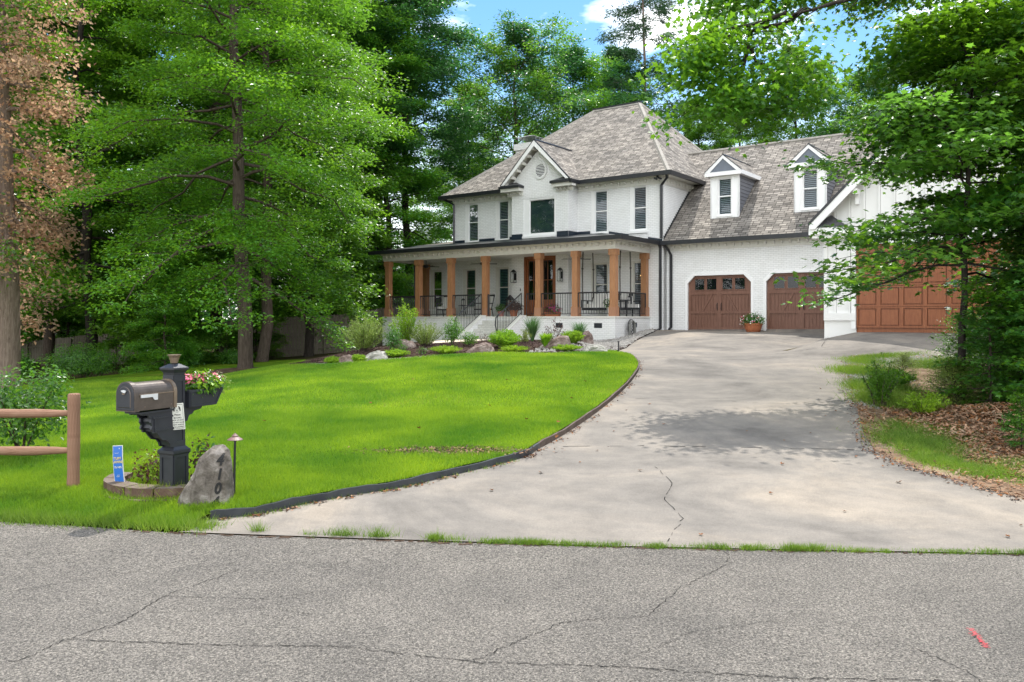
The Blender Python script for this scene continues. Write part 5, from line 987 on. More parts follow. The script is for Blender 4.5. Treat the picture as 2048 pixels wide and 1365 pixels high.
# bracket under the box: two shaped cheeks and an ogee
prof = [(-a, .925), (-.43, .925), (-.43, .905), (-.35, .895), (-.345, .87), (-.325, .86), (-.33, .83), (-.315, .80), (-.325, .77), (-.30, .75), (-.30, .735), (-.26, .73), (-.24, .70), (-.20, .66), (-.15, .65), (-.12, .62), (-.11, .585), (-a, .575)]
mb = MB()
for y0 in (-.075, .055): mb.prism([(x, y0, Zc(z)) for x, z in prof], (0, .02, 0), 'post_black')
mb.prism([(x*.93, -.05, Zc(z*.97+.03)) for x, z in prof if x > -.34], (0, .10, 0), 'post_black'); mb.box(-.46, -a, -.095, .095, Zc(.918), Zc(.934), 'post_black')
for z0, z1, xa, xb in ((.745, .765, -.29, -.075), (.86, .875, -.31, -.075)): mb.box(xa, xb, -.083, -.075, Zc(z0), Zc(z1), 'post_black')
mb.box(-.295, -.28, -.083, -.075, Zc(.765), Zc(.86), 'post_black'); mb.build('bracket', mail, weld=False)
# planter
mb = MB(); y0, y1 = -.10, .10; pz0, pz1 = Zc(.925), Zc(1.085)
pr = [(.085, pz1), (.50, pz1), (.40, pz0), (.085, pz0)]; mb.prism([(x, y0, z) for x, z in pr], (0, y1-y0, 0), 'post_black')
mb.box(.075, .515, y0-.008, y1+.008, pz1-.02, pz1+.001, 'post_black')
for p in ([(.10, pz0+.012), (.115, pz0+.012), (.115, pz1-.02), (.10, pz1-.02)], [(.10, pz0+.002), (.40, pz0+.002), (.405, pz0+.016), (.10, pz0+.016)], [(.40, pz0+.002), (.415, pz0+.002), (.50, pz1-.02), (.475, pz1-.02)]): mb.prism([(x, y0-.007, z) for x, z in p], (0, .007, 0), 'post_black')
mb.prism([(x, -.05, Zc(z)) for x, z in ((a, .925), (.30, .925), (.27, .895), (.19, .885), (.17, .86), (.13, .85), (.11, .80), (a, .79))], (0, .10, 0), 'post_black'); mb.build('planter_box', mail, weld=False)
pl = empty('flower_bunch', (0, 0, 0), 0, 'leafy pink flowering plant spilling over the mailbox planter', 'flowers'); ax = Vector((math.cos(R(65)), math.sin(R(65))))
pl.location = (MX+ax.x*.30, MY+ax.y*.30, 1.08); pl.rotation_euler = (0, 0, R(65)); leafball('foliage', pl, (0, 0, .045), .24, .15, .12, 900, .05, ['leaf_maple', 'leaf_lime'], mi=.3, hollow=.3); leafball('foliage', pl, (.22, .03, .03), .14, .12, .10, 300, .04, 'leaf_sage', hollow=.3)
leafball('blossoms', pl, (-.06, 0, .105), .15, .10, .04, 260, .028, 'petal_pink', 'round', 1, hollow=.6); leafball('blossoms', pl, (.16, .0, .10), .14, .1, .06, 110, .022, ['petal_pink', 'petal_white'], 'round', 1, mi=.5, hollow=.8)
# notice hung on the post
nt_ = empty('notice_sign', (MX+.075, MY-.105, .86), 0, 'small white notice with a dog head drawing hanging on the mailbox post', 'sign'); nt_.rotation_euler = (R(3), R(-4), R(6))
mb = MB(); mb.box(-.058, .058, -.003, .003, -.12, .12, 'sign_white'); o = mb.build('sign_plate', nt_, weld=False)
mb = MB()
for p in ((-.05, .05, .108, .111), (-.05, .05, -.111, -.108)): mb.box(p[0], p[1], -.0045, -.003, p[2], p[3], 'ink')
for p in ((-.05, -.048), (.048, .05)): mb.box(p[0], p[1], -.0045, -.003, -.108, .108, 'ink')
for s in (-1, 1):
    pts = [(s*.012, .094), (s*.024, .090), (s*.030, .075), (s*.031, .052), (s*.024, .046), (s*.021, .06), (s*.016, .08)]; mb.prism([(x, -.003, z) for x, z in pts], (0, -.002, 0), 'ink')
mb.lathe((0, -.004, .058), [(.007, -.003), (.007, .003)], 'ink', 8); mb.box(-.012, -.008, -.005, -.003, .068, .074, 'ink'); mb.box(.008, .012, -.005, -.003, .068, .074, 'ink'); mb.box(-.012, .012, -.005, -.003, .040, .043, 'ink'); mb.build('dog_emblem', nt_, weld=False)
FX = Matrix.Rotation(R(90), 4, 'X')
for i, (s_, z, sz) in enumerate((('Please', .016, .022), ('BE KIND,', -.012, .018), ('PICK UP AND', -.034, .0155), ('DO NOT LEAVE', -.055, .0145), ("PET'S WASTE", -.076, .0155), ('ON LAWNS', -.096, .0165))): text(s_, sz, 'ink', nt_, Matrix.Translation((0, -.0035, z)) @ FX, 'lettering', .0005, .0004)
# ---------------- paver ring, shrub, yard sign, boulder, path light ----------------
ring_ = empty('paver_ring', (-3.2, 8.12, 0), 0, 'two-course brown block ring around the mailbox post', 'planter wall'); mb = MB()
for c_, (r0, r1, z0, z1, nb) in enumerate(((.62, .80, -.05, .085, 17), (.56, .73, .087, .175, 15))):
    for k in range(nb):
        if not (R(150) < (2*math.pi*k/nb+.1*c_) < R(285)): continue
        a0 = 2*math.pi*k/nb+.1*c_; a1 = a0+2*math.pi/nb-.02; q = [(r*math.cos(t), r*math.sin(t), z0+gz(-3.2, 8.12)*.6) for r, t in ((r0, a0), (r1*(1+.01*rng.random()), a0), (r1*(1+.012*rng.random()), (a0+a1)/2), (r1, a1), (r0, a1))]
        mb.prism(q, (0, 0, z1-z0), 'paver', 'paver'); mb.face([(p[0], p[1], z1+gz(-3.2, 8.12)*.6+.001) for p in q], 'paver_top')
mb.build('blocks', ring_, weld=False); mb = MB(); mb.lathe((.05, -.1, 0), [(.56, 0), (.54, .10), (.3, .17), (.05, .18)], 'soil', 24); mb.build('soil_fill', ring_, weld=False)
o = leafball('small_shrub', None, (-3.42, 7.95, .30), .26, .2, .22, 900, .045, ['leaf_purple', 'leaf_lime', 'leaf_dark'], mi=.5, hollow=.2); tag(o, 'scruffy red and green leaved shrub left of the mailbox post base', 'shrub')
o = leafball('small_shrub', None, (-2.93, 7.85, .42), .13, .12, .26, 260, .05, ['leaf_purple', 'leaf_dark'], mi=.4, hollow=.2); tag(o, 'sparse reddish shrub between the mailbox post and numbered boulder', 'shrub')
X = nr.normal(-3.2, .16, 500); Y = nr.normal(7.5, .04, 500); o = np_mesh('grass_tuft', blades(X, Y, np.full(500, .16), nr.uniform(.04, .13, 500), .007, .5), 3, ['grass_blade']); tag(o, 'tuft of bright grass at the foot of the mailbox post', 'grass', kind='stuff')
ys = empty('yard_sign', (-3.66, 7.72, .1), R(-8), 'narrow blue lawn service sign on a thin black stake', 'sign'); ys.rotation_euler = (0, R(-4), R(-10)); sz0, sz1, n = .09, .465, 8
mb = MB()
def sp(x, z): return (x, -.012*math.sin((z-sz0)/(sz1-sz0)*3.1), z)
for i in range(n):
    z0 = sz0+(sz1-sz0)*i/n; z1 = sz0+(sz1-sz0)*(i+1)/n; A = [sp(-.052, z0), sp(.052, z0), sp(.052, z1), sp(-.052, z1)]; mb.prism(A, (0, .004, 0), 'sign_white')
    z0b, z1b = max(z0, sz0+.004), min(z1, sz1-.006); A = [tuple(Vector(sp(x, z))+Vector((0, -.0015, 0))) for x, z in ((-.048, z0b), (.045, z0b), (.045, z1b), (-.048, z1b))]; mb.face(A, 'sign_blue')
mb.build('sign_plate', ys, weld=False); mb = MB(); mb.tube([(0, .006, -.15), (0, .006, .2)], .004, 'black_metal', 6); mb.build('stake', ys, weld=False)
for s_, x, z, sz, m_, bo in (('TURF', .0, .345, .032, 'sign_gold', .0012), ('LAWNS', 0, .312, .032, 'sign_gold', .0012), ('72-6472', 0, .262, .024, 'sign_white', .0008), ('CALL US', -.005, .395, .011, 'sign_white', 0), ('service', 0, .19, .010, 'sign_white', 0), ('licensed', -.004, .176, .010, 'sign_white', 0), ('24', .026, .437, .013, 'sign_white', .0005)): text(s_, sz, m_, ys, Matrix.Translation((x, -.0165, z)) @ FX, 'lettering', .0005, bo, .95)
from mathutils import noise as mn
def boulder(name, outline, depth, loc, rz, mat, label, seed, amp=.06, taper=.62, top=.0):
    """outline in (x,z); rounded slab of real thickness, roughened"""
    P = [Vector((x, 0, z)) for x, z in outline]; c = sum(P, Vector())/len(P); bm = bmesh.new(); rings = []
    for t, s in ((-1, taper), (-.8, .88), (-.3, 1.0), (.3, .97), (.85, .8), (1, .5)):
        rings.append([bm.verts.new((c.x+(p.x-c.x)*s, t*depth/2, c.z+(p.z-c.z)*(s if p.z > c.z else min(1, s+.15)))) for p in P])
    for a_, b2 in zip(rings, rings[1:]):
        for i in range(len(P)): j = (i+1) % len(P); bm.faces.new((a_[i], a_[j], b2[j], b2[i]))
    bm.faces.new(rings[0][::-1]); bm.faces.new(rings[-1]); bmesh.ops.triangulate(bm, faces=bm.faces)
    bmesh.ops.subdivide_edges(bm, edges=bm.edges, cuts=3, use_grid_fill=True); bmesh.ops.smooth_vert(bm, verts=bm.verts, factor=.5, use_axis_x=True, use_axis_y=True, use_axis_z=True)
    sz = max(abs(p.x-c.x) for p in P)
    for v in bm.verts:
        q = v.co/sz*1.1+Vector((seed, seed*2, 0)); n_ = mn.fractal(q*1.3, .9, 2.1, 5)*amp+amp*.7*abs(mn.noise(q*3.1))-amp*.6*abs(mn.noise(q*6.3)); v.co += (v.co-Vector((c.x, 0, c.z))).normalized()*n_
    bmesh.ops.recalc_face_normals(bm, faces=bm.faces); me = bpy.data.meshes.new(name); bm.to_mesh(me); bm.free(); me.materials.append(MT[mat]); me.polygons.foreach_set('use_smooth', [False]*len(me.polygons))
    o = bpy.data.objects.new(name, me); COL.objects.link(o); o.location = loc; o.rotation_euler = (0, 0, rz); tag(o, label, 'boulder'); return o
ol = [(-.265, .03), (-.25, -.05), (-.12, -.10), (.05, -.10), (.20, -.06), (.245, -.02), (.235, .20), (.228, .42), (.20, .53), (.15, .57), (.08, .565), (.0, .50), (-.055, .44), (-.09, .35), (-.14, .25), (-.20, .16)]
BX0, BY0 = -2.74, 7.38
bo = boulder('address_boulder', ol, .30, (BX0, BY0, .05), R(8), 'boulder_grey', 'upright grey boulder bearing the black house number 4104', 4, .022, .80); bo['category'] = 'boulder'
from mathutils.bvhtree import BVHTree
bm = bmesh.new(); bm.from_mesh(bo.data); bvh = BVHTree.FromBMesh(bm); bm.free()
for ch, x, z in (('4', .150, .455), ('1', .145, .33), ('0', .130, .205), ('4', .110, .085)):          # each numeral is laid onto the rough face of the stone
    o = text(ch, .135, 'ink', bo, Matrix.Translation((x, -.3, z)) @ FX, 'number', 0, .005, .85, .22); bm = bmesh.new(); bm.from_mesh(o.data)
    bmesh.ops.triangulate(bm, faces=bm.faces); bmesh.ops.subdivide_edges(bm, edges=bm.edges, cuts=2, use_grid_fill=True)
    for v in bm.verts:
        h = bvh.ray_cast(Vector((v.co.x, -1, v.co.z)), Vector((0, 1, 0)))[0]; v.co.y = (h.y if h else -.15)-.007
    bm.to_mesh(o.data); bm.free()
lt = empty('path_light', (-2.53, 7.5, .05), 0, 'slim dark path light with a copper cap beside the numbered boulder', 'garden light')
mb = MB(); mb.tube([(0, 0, -.05), (.012, 0, .60)], [.012, .011], 'black_metal', 8); mb.lathe((0, 0, -.02), [(.02, 0), (.012, .1)], 'black_metal', 8); mb.build('stem', lt, weld=False)
mb = MB(); mb.lathe((.012, 0, .60), [(.07, 0), (.068, .004), (.035, .026), (.022, .03), (.022, .034), (.03, .036), (.014, .05), (.005, .058), (.003, .062)], 'copper_cap', 20); mb.build('cap', lt, smooth=False)
mb = MB(); mb.tube([(.02, -.04, .0), (.05, -.03, .03), (.09, -.02, .02), (.08, -.05, -.01), (.14, -.07, -.02), (.2, -.11, -.05)], .003, 'black_metal', 5); mb.build('wire', lt, weld=False)
# ---------------- split rail fence ----------------
fn = empty('rail_fence', (-4.18, 7.86, .06), 0, 'round wooden post and rail fence with two log rails at the lawn edge', 'fence')
def log(mb, pts, r, mat, seg=14):
    P = [Vector(p) for p in pts]; a, b2 = P[0], P[-1]; n = 14; q = [a.lerp(b2, i/n)+Vector((0, rng.gauss(0, .0015), rng.gauss(0, .0015))) for i in range(n+1)]; rr = [r*rng.uniform(.97, 1.03) for _ in q]
    return q, rr
for x in (0, -2.4):
    mb = MB(); q, rr = log(mb, [(x, 0, -.2), (x+.006, 0, .965)], .056, ''); mb.tube(q+[q[-1]+Vector((0, 0, .012))], rr+[.048], 'rail_wood', 14); mb.build('post', fn, smooth=False)
for z in (.78, .425):
    mb = MB(); q, rr = log(mb, [(-2.38, -.0, z), (-.01, -.0, z+.01)], .043, ''); rr[-1] = .024; rr[-2] = .036; rr[0] = .03; mb.tube(q, rr, 'rail_wood', 14); o = mb.build('rail', fn)
    # grain along the log
    for l_ in o.data.uv_layers[0].data: l_.uv = (l_.uv[1], l_.uv[0])
# ---------------- privacy fence ----------------
def board_fence(name, x0, y0, x1, y1, h, label, boards=.14):
    t = empty(name, (x0, y0, 0), 0, label, 'fence'); L_ = math.hypot(x1-x0, y1-y0); n = int(L_/boards); dx, dy = (x1-x0)/L_, (y1-y0)/L_; mb = MB()
    for k in range(n):
        s = k*boards; X_, Y_ = s*dx, s*dy; z = gz(x0+X_, y0+Y_); hh = h+rng.uniform(-.02, .02); w2 = boards-.012; yo = rng.uniform(0, .008)
        mb.prism([(X_, Y_+yo, z-.1), (X_+dx*w2, Y_+dy*w2+yo, z-.1), (X_+dx*w2, Y_+dy*w2+yo, z+hh-.03), (X_+dx*w2*.7, Y_+dy*w2*.7+yo, z+hh), (X_+dx*w2*.3, Y_+dy*w2*.3+yo, z+hh), (X_, Y_+yo, z+hh-.03)], (0, .02, 0), 'fence_wood')
    mb.build('boards', t, weld=False)
    k = 0
    while k*2.4 < L_:
        s = k*2.4; X_, Y_ = s*dx, s*dy; z = gz(x0+X_, y0+Y_); mb = MB(); mb.box(X_-.05, X_+.05, Y_-.12, Y_-.02, z-.1, z+h-.1, 'fence_wood'); mb.build('post', t, weld=False)
        if (k+1)*2.4 < L_:
            X2, Y2 = (s+2.4)*dx, (s+2.4)*dy; z2 = gz(x0+X2, y0+Y2)
            for zz in (.3, h*.5, h-.35): mb = MB(); mb.prism([(X_, Y_-.06, z+zz), (X2, Y2-.06, z2+zz), (X2, Y2-.06, z2+zz+.09), (X_, Y_-.06, z+zz+.09)], (0, .04, 0), 'fence_wood'); mb.build('rail', t, weld=False)
        k += 1
board_fence('wooden_fence', -33, 42, -17.5, 39, 1.9, 'weathered board fence behind the shrubs at the far left')
board_fence('wooden_fence', -13.6, 38.5, -5.2, 41.5, 1.9, 'weathered board fence in shade behind the oak trunk near the porch')
# ---------------- neighbour's house and parked car beyond the fence ----------------
nh = empty('neighbor_house', (-38, 62, gz(-38, 62)), R(10), 'grey neighbouring house glimpsed between trunks beyond the left fence', 'house')
mb = MB(); mb.box(-7, 7, 0, 8, 0, 3.4, 'neighbor_wall'); mb.build('wall', nh, weld=False); mb = MB(); mb.prism([(-7.5, -.5, 3.4), (-7.5, 8.5, 3.4), (-7.5, 4, 6)], (15, 0, 0), 'shingle'); mb.build('roof', nh, weld=False)
for x in (-4, 0, 4.2): mb = MB(); mb.box(x-.5, x+.5, -.03, -.001, 1.3, 2.7, 'trim_white'); mb.box(x-.42, x+.42, -.04, -.031, 1.38, 2.62, 'dark_room'); mb.build('window', nh, weld=False)
cx_, cy_ = -25.5, 53; cr_ = empty('parked_car', (cx_, cy_, gz(cx_, cy_)+.15), R(6), 'pale silver car parked beyond the fence, only its roof showing', 'car')
body = [(-2.2, .35), (-2.15, .75), (-1.75, .92), (-1.05, 1.0), (-.45, 1.40), (.75, 1.45), (1.45, 1.08), (2.05, .98), (2.2, .7), (2.2, .35)]
mb = MB(); mb.prism([(x, -.88, z) for x, z in body], (0, 1.76, 0), 'car_paint'); mb.build('body', cr_); mb = MB(); g = [(-.95, 1.02), (-.42, 1.35), (.72, 1.39), (1.25, 1.1)]; mb.prism([(x, -.9, z) for x, z in g], (0, 1.8, 0), 'dark_room'); mb.build('windows', cr_, weld=False); bpy.data.objects['windows'].name = 'side_glass'
for x in (-1.35, 1.35):
    for y in (-.88, .72): mb = MB(); mb.tube([(x, y, .33), (x, y+.16, .33)], .33, 'ink', 16); mb.build('wheel', cr_, weld=False)
# low black marker stake by the drive
mb = MB(); mb.tube([(0, 0, -.05), (0, 0, .3)], .02, 'black_metal', 8); mb.lathe((0, 0, .28), [(.03, 0), (.03, .03)], 'black_metal', 8); o = mb.build('garden_stake', loc=(3.1, 24.0, gz(3.1, 24))); tag(o, 'short black stake light at the driveway corner by the pebbles', 'garden light')
# ---------------- bed: rocks and plants ----------------
def rk(w_, h, s=0): return [(-w_*.5, 0), (-w_*.55, -.06), (w_*.5, -.06), (w_*.54, h*.2), (w_*.42, h*(.72-s*.3)), (w_*.12, h*(1-s*.15)), (-w_*.18, h*(.86+s*.2)), (-w_*.4, h*(.5+s*.2))]
for x, y, w_, h, d, m_, s, lab in ((-4.15, 20.7, .42, .32, .3, 'boulder_red', 0, 'rusty rounded boulder at the far left tip of the planting bed'), (-3.5, 20.9, .62, .32, .45, 'boulder_pale', -.6, 'pale flat topped boulder second from the left in the bed'),
    (-3.05, 22.9, .72, .40, .5, 'boulder_red', .3, 'broad pinkish boulder below the feathery shrubs'), (-.86, 22.2, .68, .36, .5, 'boulder_red', -.5, 'pinkish slanted boulder in front of the porch steps'), (1.18, 22.6, .85, .46, .45, 'boulder_red', -1.2, 'long tan boulder leaning beside the bright green strap plant'),
    (2.35, 26.2, .42, .62, .35, 'boulder_red', .2, 'upright dark red boulder against the porch wall'), (2.22, 22.3, .66, .34, .5, 'boulder_pale', .1, 'grey green block boulder at the right end of the bed')):
    boulder('boulder', rk(w_*1.05, h*.74, s), d, (x, y, bz(x, y)-.02), rng.uniform(-.3, .3), m_, lab, rng.choice([3, 5, 7, 9, 11]), .05)
def shrub(x, y, w_, h, mat, label, n=1600, size=.06, shape='oval', z0=None, name='shrub', stems=True, mi=None, hollow=.3):
    z = bz(x, y) if z0 is None else z0; t = empty(name, (x, y, z), 0, label, 'shrub')
    leafball('foliage', t, (0, 0, h*.56), w_/2, w_/2*.85, h*.48, n, size, mat, shape, .6, mi=mi, hollow=hollow)
    if stems:
        mb = MB()
        for k in range(7): a_ = k*.9; mb.tube([(0, 0, -.03), (w_*.12*math.cos(a_), w_*.12*math.sin(a_), h*.35), (w_*.28*math.cos(a_), w_*.28*math.sin(a_), h*.75)], [.012, .009, .004], 'bark', 5, False)
        mb.build('stem', t, weld=False)
    return t
def spray_plant(x, y, w_, h, mat, label, n=260, name='ornamental_grass', wd=.012, cat='plant', arch_=.5, segs=4, z0=None):
    """arching narrow leaves or wands rising from a base"""
    a = nr.uniform(0, 2*np.pi, n); L_ = h*nr.uniform(.55, 1.1, n); out = w_*.5*nr.uniform(.15, 1.0, n); z = bz(x, y) if z0 is None else z0; V = []
    for k in range(segs):
        t0, t1 = k/segs, (k+1)/segs; f = lambda t: (out*t**1.6, L_*(t-arch_*t**3*.55))
        (r0, z0_), (r1, z1_) = f(t0), f(t1); w0 = wd*(1-t0**2)*.5+.001; w1 = wd*(1-t1**2)*.5+.0005; ca, sa = np.cos(a), np.sin(a); b0 = .03
        V.append(np.stack([np.c_[(r0+b0)*ca-w0*sa, (r0+b0)*sa+w0*ca, z0_], np.c_[(r0+b0)*ca+w0*sa, (r0+b0)*sa-w0*ca, z0_], np.c_[(r1+b0)*ca+w1*sa, (r1+b0)*sa-w1*ca, z1_], np.c_[(r1+b0)*ca-w1*sa, (r1+b0)*sa+w1*ca, z1_]], 1).reshape(-1, 3))
    o = np_mesh(name, np.concatenate(V), 4, [mat]); o.location = (x, y, z); tag(o, label, cat); return o
def feather(x, y, w_, h, mat, label, n=70, per=60, size=.035, lean=.4):
    t = empty('feathery_shrub', (x, y, bz(x, y)), 0, label, 'shrub'); P = []; T = []; mb = MB()
    for k in range(n):
        a = rng.uniform(0, 6.28); o_ = w_*.5*rng.random()**.6; hh = h*rng.uniform(.55, 1.08)*(1-.35*(o_/(w_*.5))**2); p = [Vector((.1*math.cos(a)*rng.random(), .1*math.sin(a), 0)), Vector((o_*.6*math.cos(a), o_*.6*math.sin(a), hh*.55)), Vector((o_*math.cos(a+lean*.2), o_*math.sin(a+lean*.2), hh))]
        if k % 3 == 0: mb.tube(p, [.008, .005, .002], 'bark', 4, False)
        for j in range(per):
            s = rng.uniform(.15, 1); q = p[0].lerp(p[1], s*2) if s < .5 else p[1].lerp(p[2], s*2-1); P.append((q.x+rng.gauss(0, .02), q.y+rng.gauss(0, .02), q.z)); T.append((rng.gauss(0, .6)+math.cos(a)*.3, rng.gauss(0, .6)+math.sin(a)*.3, .7))
    P = np.array(P); T = np.array(T); V, k = leaves(P, nr.normal(0, 1, P.shape), T, size*nr.uniform(.6, 1.3, len(P)), 'narrow' if size > .05 else 'oval'); np_mesh('foliage', V, k, [mat], t); mb.build('stem', t, weld=False); return t
feather(-4.05, 22.6, 1.35, .98, 'leaf_sage', 'large pale green feathery shrub at the left end of the bed', 110, 90, .04)
feather(-3.05, 23.3, .9, 1.32, 'leaf_lime', 'tallest yellow green wispy shrub in front of the left porch corner', 50, 80, .05)
feather(-2.45, 23.3, 1.1, .78, 'leaf_sage', 'soft sage green shrub right of the tall wispy shrub', 80, 70, .035)
shrub(-3.2, 22.3, .5, .62, 'leaf_dark', 'mid green rounded bush tucked between the two feathery shrubs', 700)
shrub(-1.68, 23.3, .62, .78, 'leaf_oak', 'round bright green bush on thin stems left of the steps', 1300, .055, hollow=.1)
shrub(-1.2, 23.4, .5, .38, 'leaf_oak', 'low green bush at the foot of the front steps', 900, .045)
feather(-.2, 22.9, .95, .50, 'leaf_lime', 'wide golden green mound shrub right of the pinkish boulder', 260, 70, .035)
feather(-.78, 23.6, .45, .42, 'leaf_purple', 'thin dark seed headed plant in front of the steps', 14, 14, .03)
feather(.4, 24.0, .45, .46, 'leaf_sage', 'small sage coloured plant left of the tall blue green grass', 30, 40, .03)
spray_plant(.62, 25.2, .95, 1.0, 'leaf_reed', 'tall blue green fountain grass right of the steps', 420, arch_=.45)
spray_plant(.92, 22.5, .68, .66, 'leaf_lime', 'bright lime strap leaved plant beside the leaning tan boulder', 220, 'strap_plant', .03, arch_=.7)
feather(1.32, 25.6, .75, .72, 'leaf_purple', 'airy dark purple plant below the left foundation vent', 26, 24, .04)
spray_plant(2.15, 26.4, .9, .86, 'leaf_reed', 'blue green fountain grass below the middle foundation vent', 420, arch_=.45)
feather(1.75, 23.9, .72, .40, 'leaf_lime', 'low golden green mound between tan boulder and grey green boulder', 200, 60, .035)
for i, (x, y, w_, h, lab) in enumerate(((-1.75, 21.9, .9, .22, 'low lime ground cover patch at the middle of the bed front'), (-3.0, 21.2, .75, .2, 'low lime ground cover patch between the pale boulder and pinkish boulder'), (.05, 22.0, .85, .18, 'low lime ground cover patch in front of the golden mound'), (1.45, 22.3, .9, .18, 'low lime ground cover patch left of the grey green boulder'), (-4.5, 20.75, .5, .18, 'small lime ground cover patch at the far left bed tip'), (-3.85, 20.7, .45, .18, 'small lime ground cover patch right of the rusty boulder'))):
    feather(x, y, w_, h, 'leaf_lime', lab, 150, 44, .032).name = 'ground_cover'
shrub(-2.9, 21.8, .32, .26, 'leaf_dark', 'tiny dark green seedling bush in the left mulch', 260, .04); shrub(-2.35, 21.6, .28, .2, 'leaf_dark', 'tiny dark green sprout right of the broad pinkish boulder', 160, .04)
# ---------------- trees ----------------
class Wood:
    def __init__(s): s.V = []; s.L = []; s.n = 0
    def tube(s, P, r, seg=6):
        P = np.asarray(P, float); r = np.asarray(r, float); D = np.gradient(P, axis=0); D /= np.linalg.norm(D, axis=1, keepdims=True)+1e-9
        ref = np.where(np.abs(D[:, 2:3]) < .9, [[0, 0, 1.]], [[1., 0, 0]]); A = np.cross(D, ref); A /= np.linalg.norm(A, axis=1, keepdims=True)+1e-9; B = np.cross(D, A); k = np.arange(seg)*2*np.pi/seg
        V = P[:, None]+r[:, None, None]*(np.cos(k)[None, :, None]*A[:, None]+np.sin(k)[None, :, None]*B[:, None]); m = len(P); i = np.arange(m-1)[:, None]*seg; j = np.arange(seg)[None]; j2 = (j+1) % seg
        s.L.append((s.n+np.stack([i+j, i+j2, i+seg+j2, i+seg+j], -1)).reshape(-1)); s.V.append(V.reshape(-1, 3)); s.n += m*seg
    def mesh(s, name, mat, parent): return np_mesh(name, np.concatenate(s.V), 4, [mat], parent, smooth=True, loops=np.concatenate(s.L))
def twigs_from(Wd, rg, pts, r0, az, L_, nsub, C, sublen=.36, seg=3, upb=.15, drp=.25, wood=True):
    pts = np.asarray(pts, float); m = len(pts)
    for q in range(nsub):
        s = .30+.70*(q+.6*rg.random())/nsub; f = min(s*(m-1), m-1.001); i = int(f); p = pts[i]*(1-(f-i))+pts[i+1]*(f-i); d = pts[min(i+1, m-1)]-pts[i]; a = math.atan2(d[1], d[0])+(1 if q % 2 else -1)*rg.uniform(.5, 1.15); l = L_*sublen*(1.25-.75*s)*rg.uniform(.7, 1.3)+.12
        t = np.linspace(0, 1, 4); S = np.c_[p[0]+np.cos(a)*l*t, p[1]+np.sin(a)*l*t, p[2]+l*(upb*t-drp*t*t)]+rg.normal(0, .03*l, (4, 3))*t[:, None]
        if wood: Wd.tube(S, np.linspace(max(.008, r0*.35*(1-s*.6)), .004, 4), seg)
        C += [(S[1], a, l), (S[2], a, l), (S[3], a, l), (S[3], a, l)]
    C += [(pts[-1], az, L_*.3)]*2
def make_tree(name, seed, H, r0, cb, cr, nl, nleaf, shape, size, leafmats, bark='bark', el=(-.05, .9), drp=.25, prof=None, cl=.42, flat=.38, nsub=7, lean=(0, 0), wig=.12, mi=None, base=True, tilt=.55, sublen=.36):
    rg = np.random.default_rng(seed); Wd = Wood(); C = []; prof = prof or (lambda t: (min(1, .55+t*1.6))*(1-t**2.2)**.7+.12); nz_ = 14; z = np.linspace(0, H, nz_); wob = np.cumsum(rg.normal(0, wig, (nz_, 2)), axis=0); wob -= wob[0]
    sx_ = lean[0]*(z/H)**1.2+wob[:, 0]; sy = lean[1]*(z/H)**1.2+wob[:, 1]; rad = r0*(1-z/H)**.75+.012
    if base: rad[0] *= 1.35
    zz = np.r_[-.3, z[0], .35, z[1:]]; tp = np.c_[np.interp(zz, z, sx_), np.interp(zz, z, sy), zz]; tr = np.r_[rad[0]*1.1, rad[0], r0*1.04, rad[1:]]; o_ = np.argsort(zz); Wd.tube(tp[o_], tr[o_], 10)
    for i in range(nl):
        t = ((i+rg.random())/nl)**.95; h = cb+(H-cb)*t; az = i*2.39996+rg.uniform(-.4, .4); L_ = cr*prof(t)*rg.uniform(.55, 1.15); e = el[0]+(el[1]-el[0])*t+rg.uniform(-.28, .28); s = np.linspace(0, 1, 6); bx, by = np.interp(h, z, sx_), np.interp(h, z, sy)
        wv = rg.normal(0, .05*L_, (6, 3))*s[:, None]; a2 = az+rg.normal(0, .15)*s; P = np.c_[bx+np.cos(a2)*L_*s*math.cos(e), by+np.sin(a2)*L_*s*math.cos(e), h+L_*(math.sin(e)*s-drp*(1.25-t)*s**2)]+wv; rr = np.interp(h, z, rad)*.30
        Wd.tube(P, rr*(1-s)**.8+.008, 5); twigs_from(Wd, rg, P, rr, az, L_, nsub, C, sublen)
    return finish_tree(name, rg, Wd, C, nleaf, shape, size, leafmats, bark, cl, flat, mi, tilt)
def finish_tree(name, rg, Wd, C, nleaf, shape, size, leafmats, bark, cl, flat, mi, tilt):
    t = empty(name, (0, 0, 0)); P0 = np.array([c[0] for c in C]); az = np.array([c[1] for c in C]); L_ = np.array([c[2] for c in C]); idx = rg.integers(0, len(C), nleaf); sg = cl*(.5+.5*np.minimum(1, L_[idx]))
    off = rg.normal(0, 1, (nleaf, 3))*sg[:, None]*[1, 1, flat]; P = P0[idx]+off; P[:, 2] -= np.abs(rg.normal(0, .12*cl, nleaf)); Nn = np.c_[rg.normal(0, tilt, (nleaf, 2)), np.ones(nleaf)]+off*[.35, .35, 0]; a = az[idx]+rg.normal(0, .9, nleaf); T = np.c_[np.cos(a), np.sin(a), -.25+rg.normal(0, .2, nleaf)]
    V, k = leaves(P, Nn, T, size*rg.uniform(.6, 1.3, nleaf), shape); m = None if mi is None else (np.sin(P0[idx][:, 0]*1.3+P0[idx][:, 2]*.9)*.5+.5+rg.normal(0, .1, nleaf) < mi).astype(int)
    Wd.mesh('trunk', bark, t); np_mesh('crown', V, k, leafmats, t, mi=m); return t
def place(t, x, y, label, rz=0, s=1, group=None, cat='tree', sz=None, dz=-.05):
    t.location = (x, y, gz(x, y)+dz); t.rotation_euler = (0, 0, rz); t.scale = (s, s, sz or s); tag(t, label, cat, group); return t
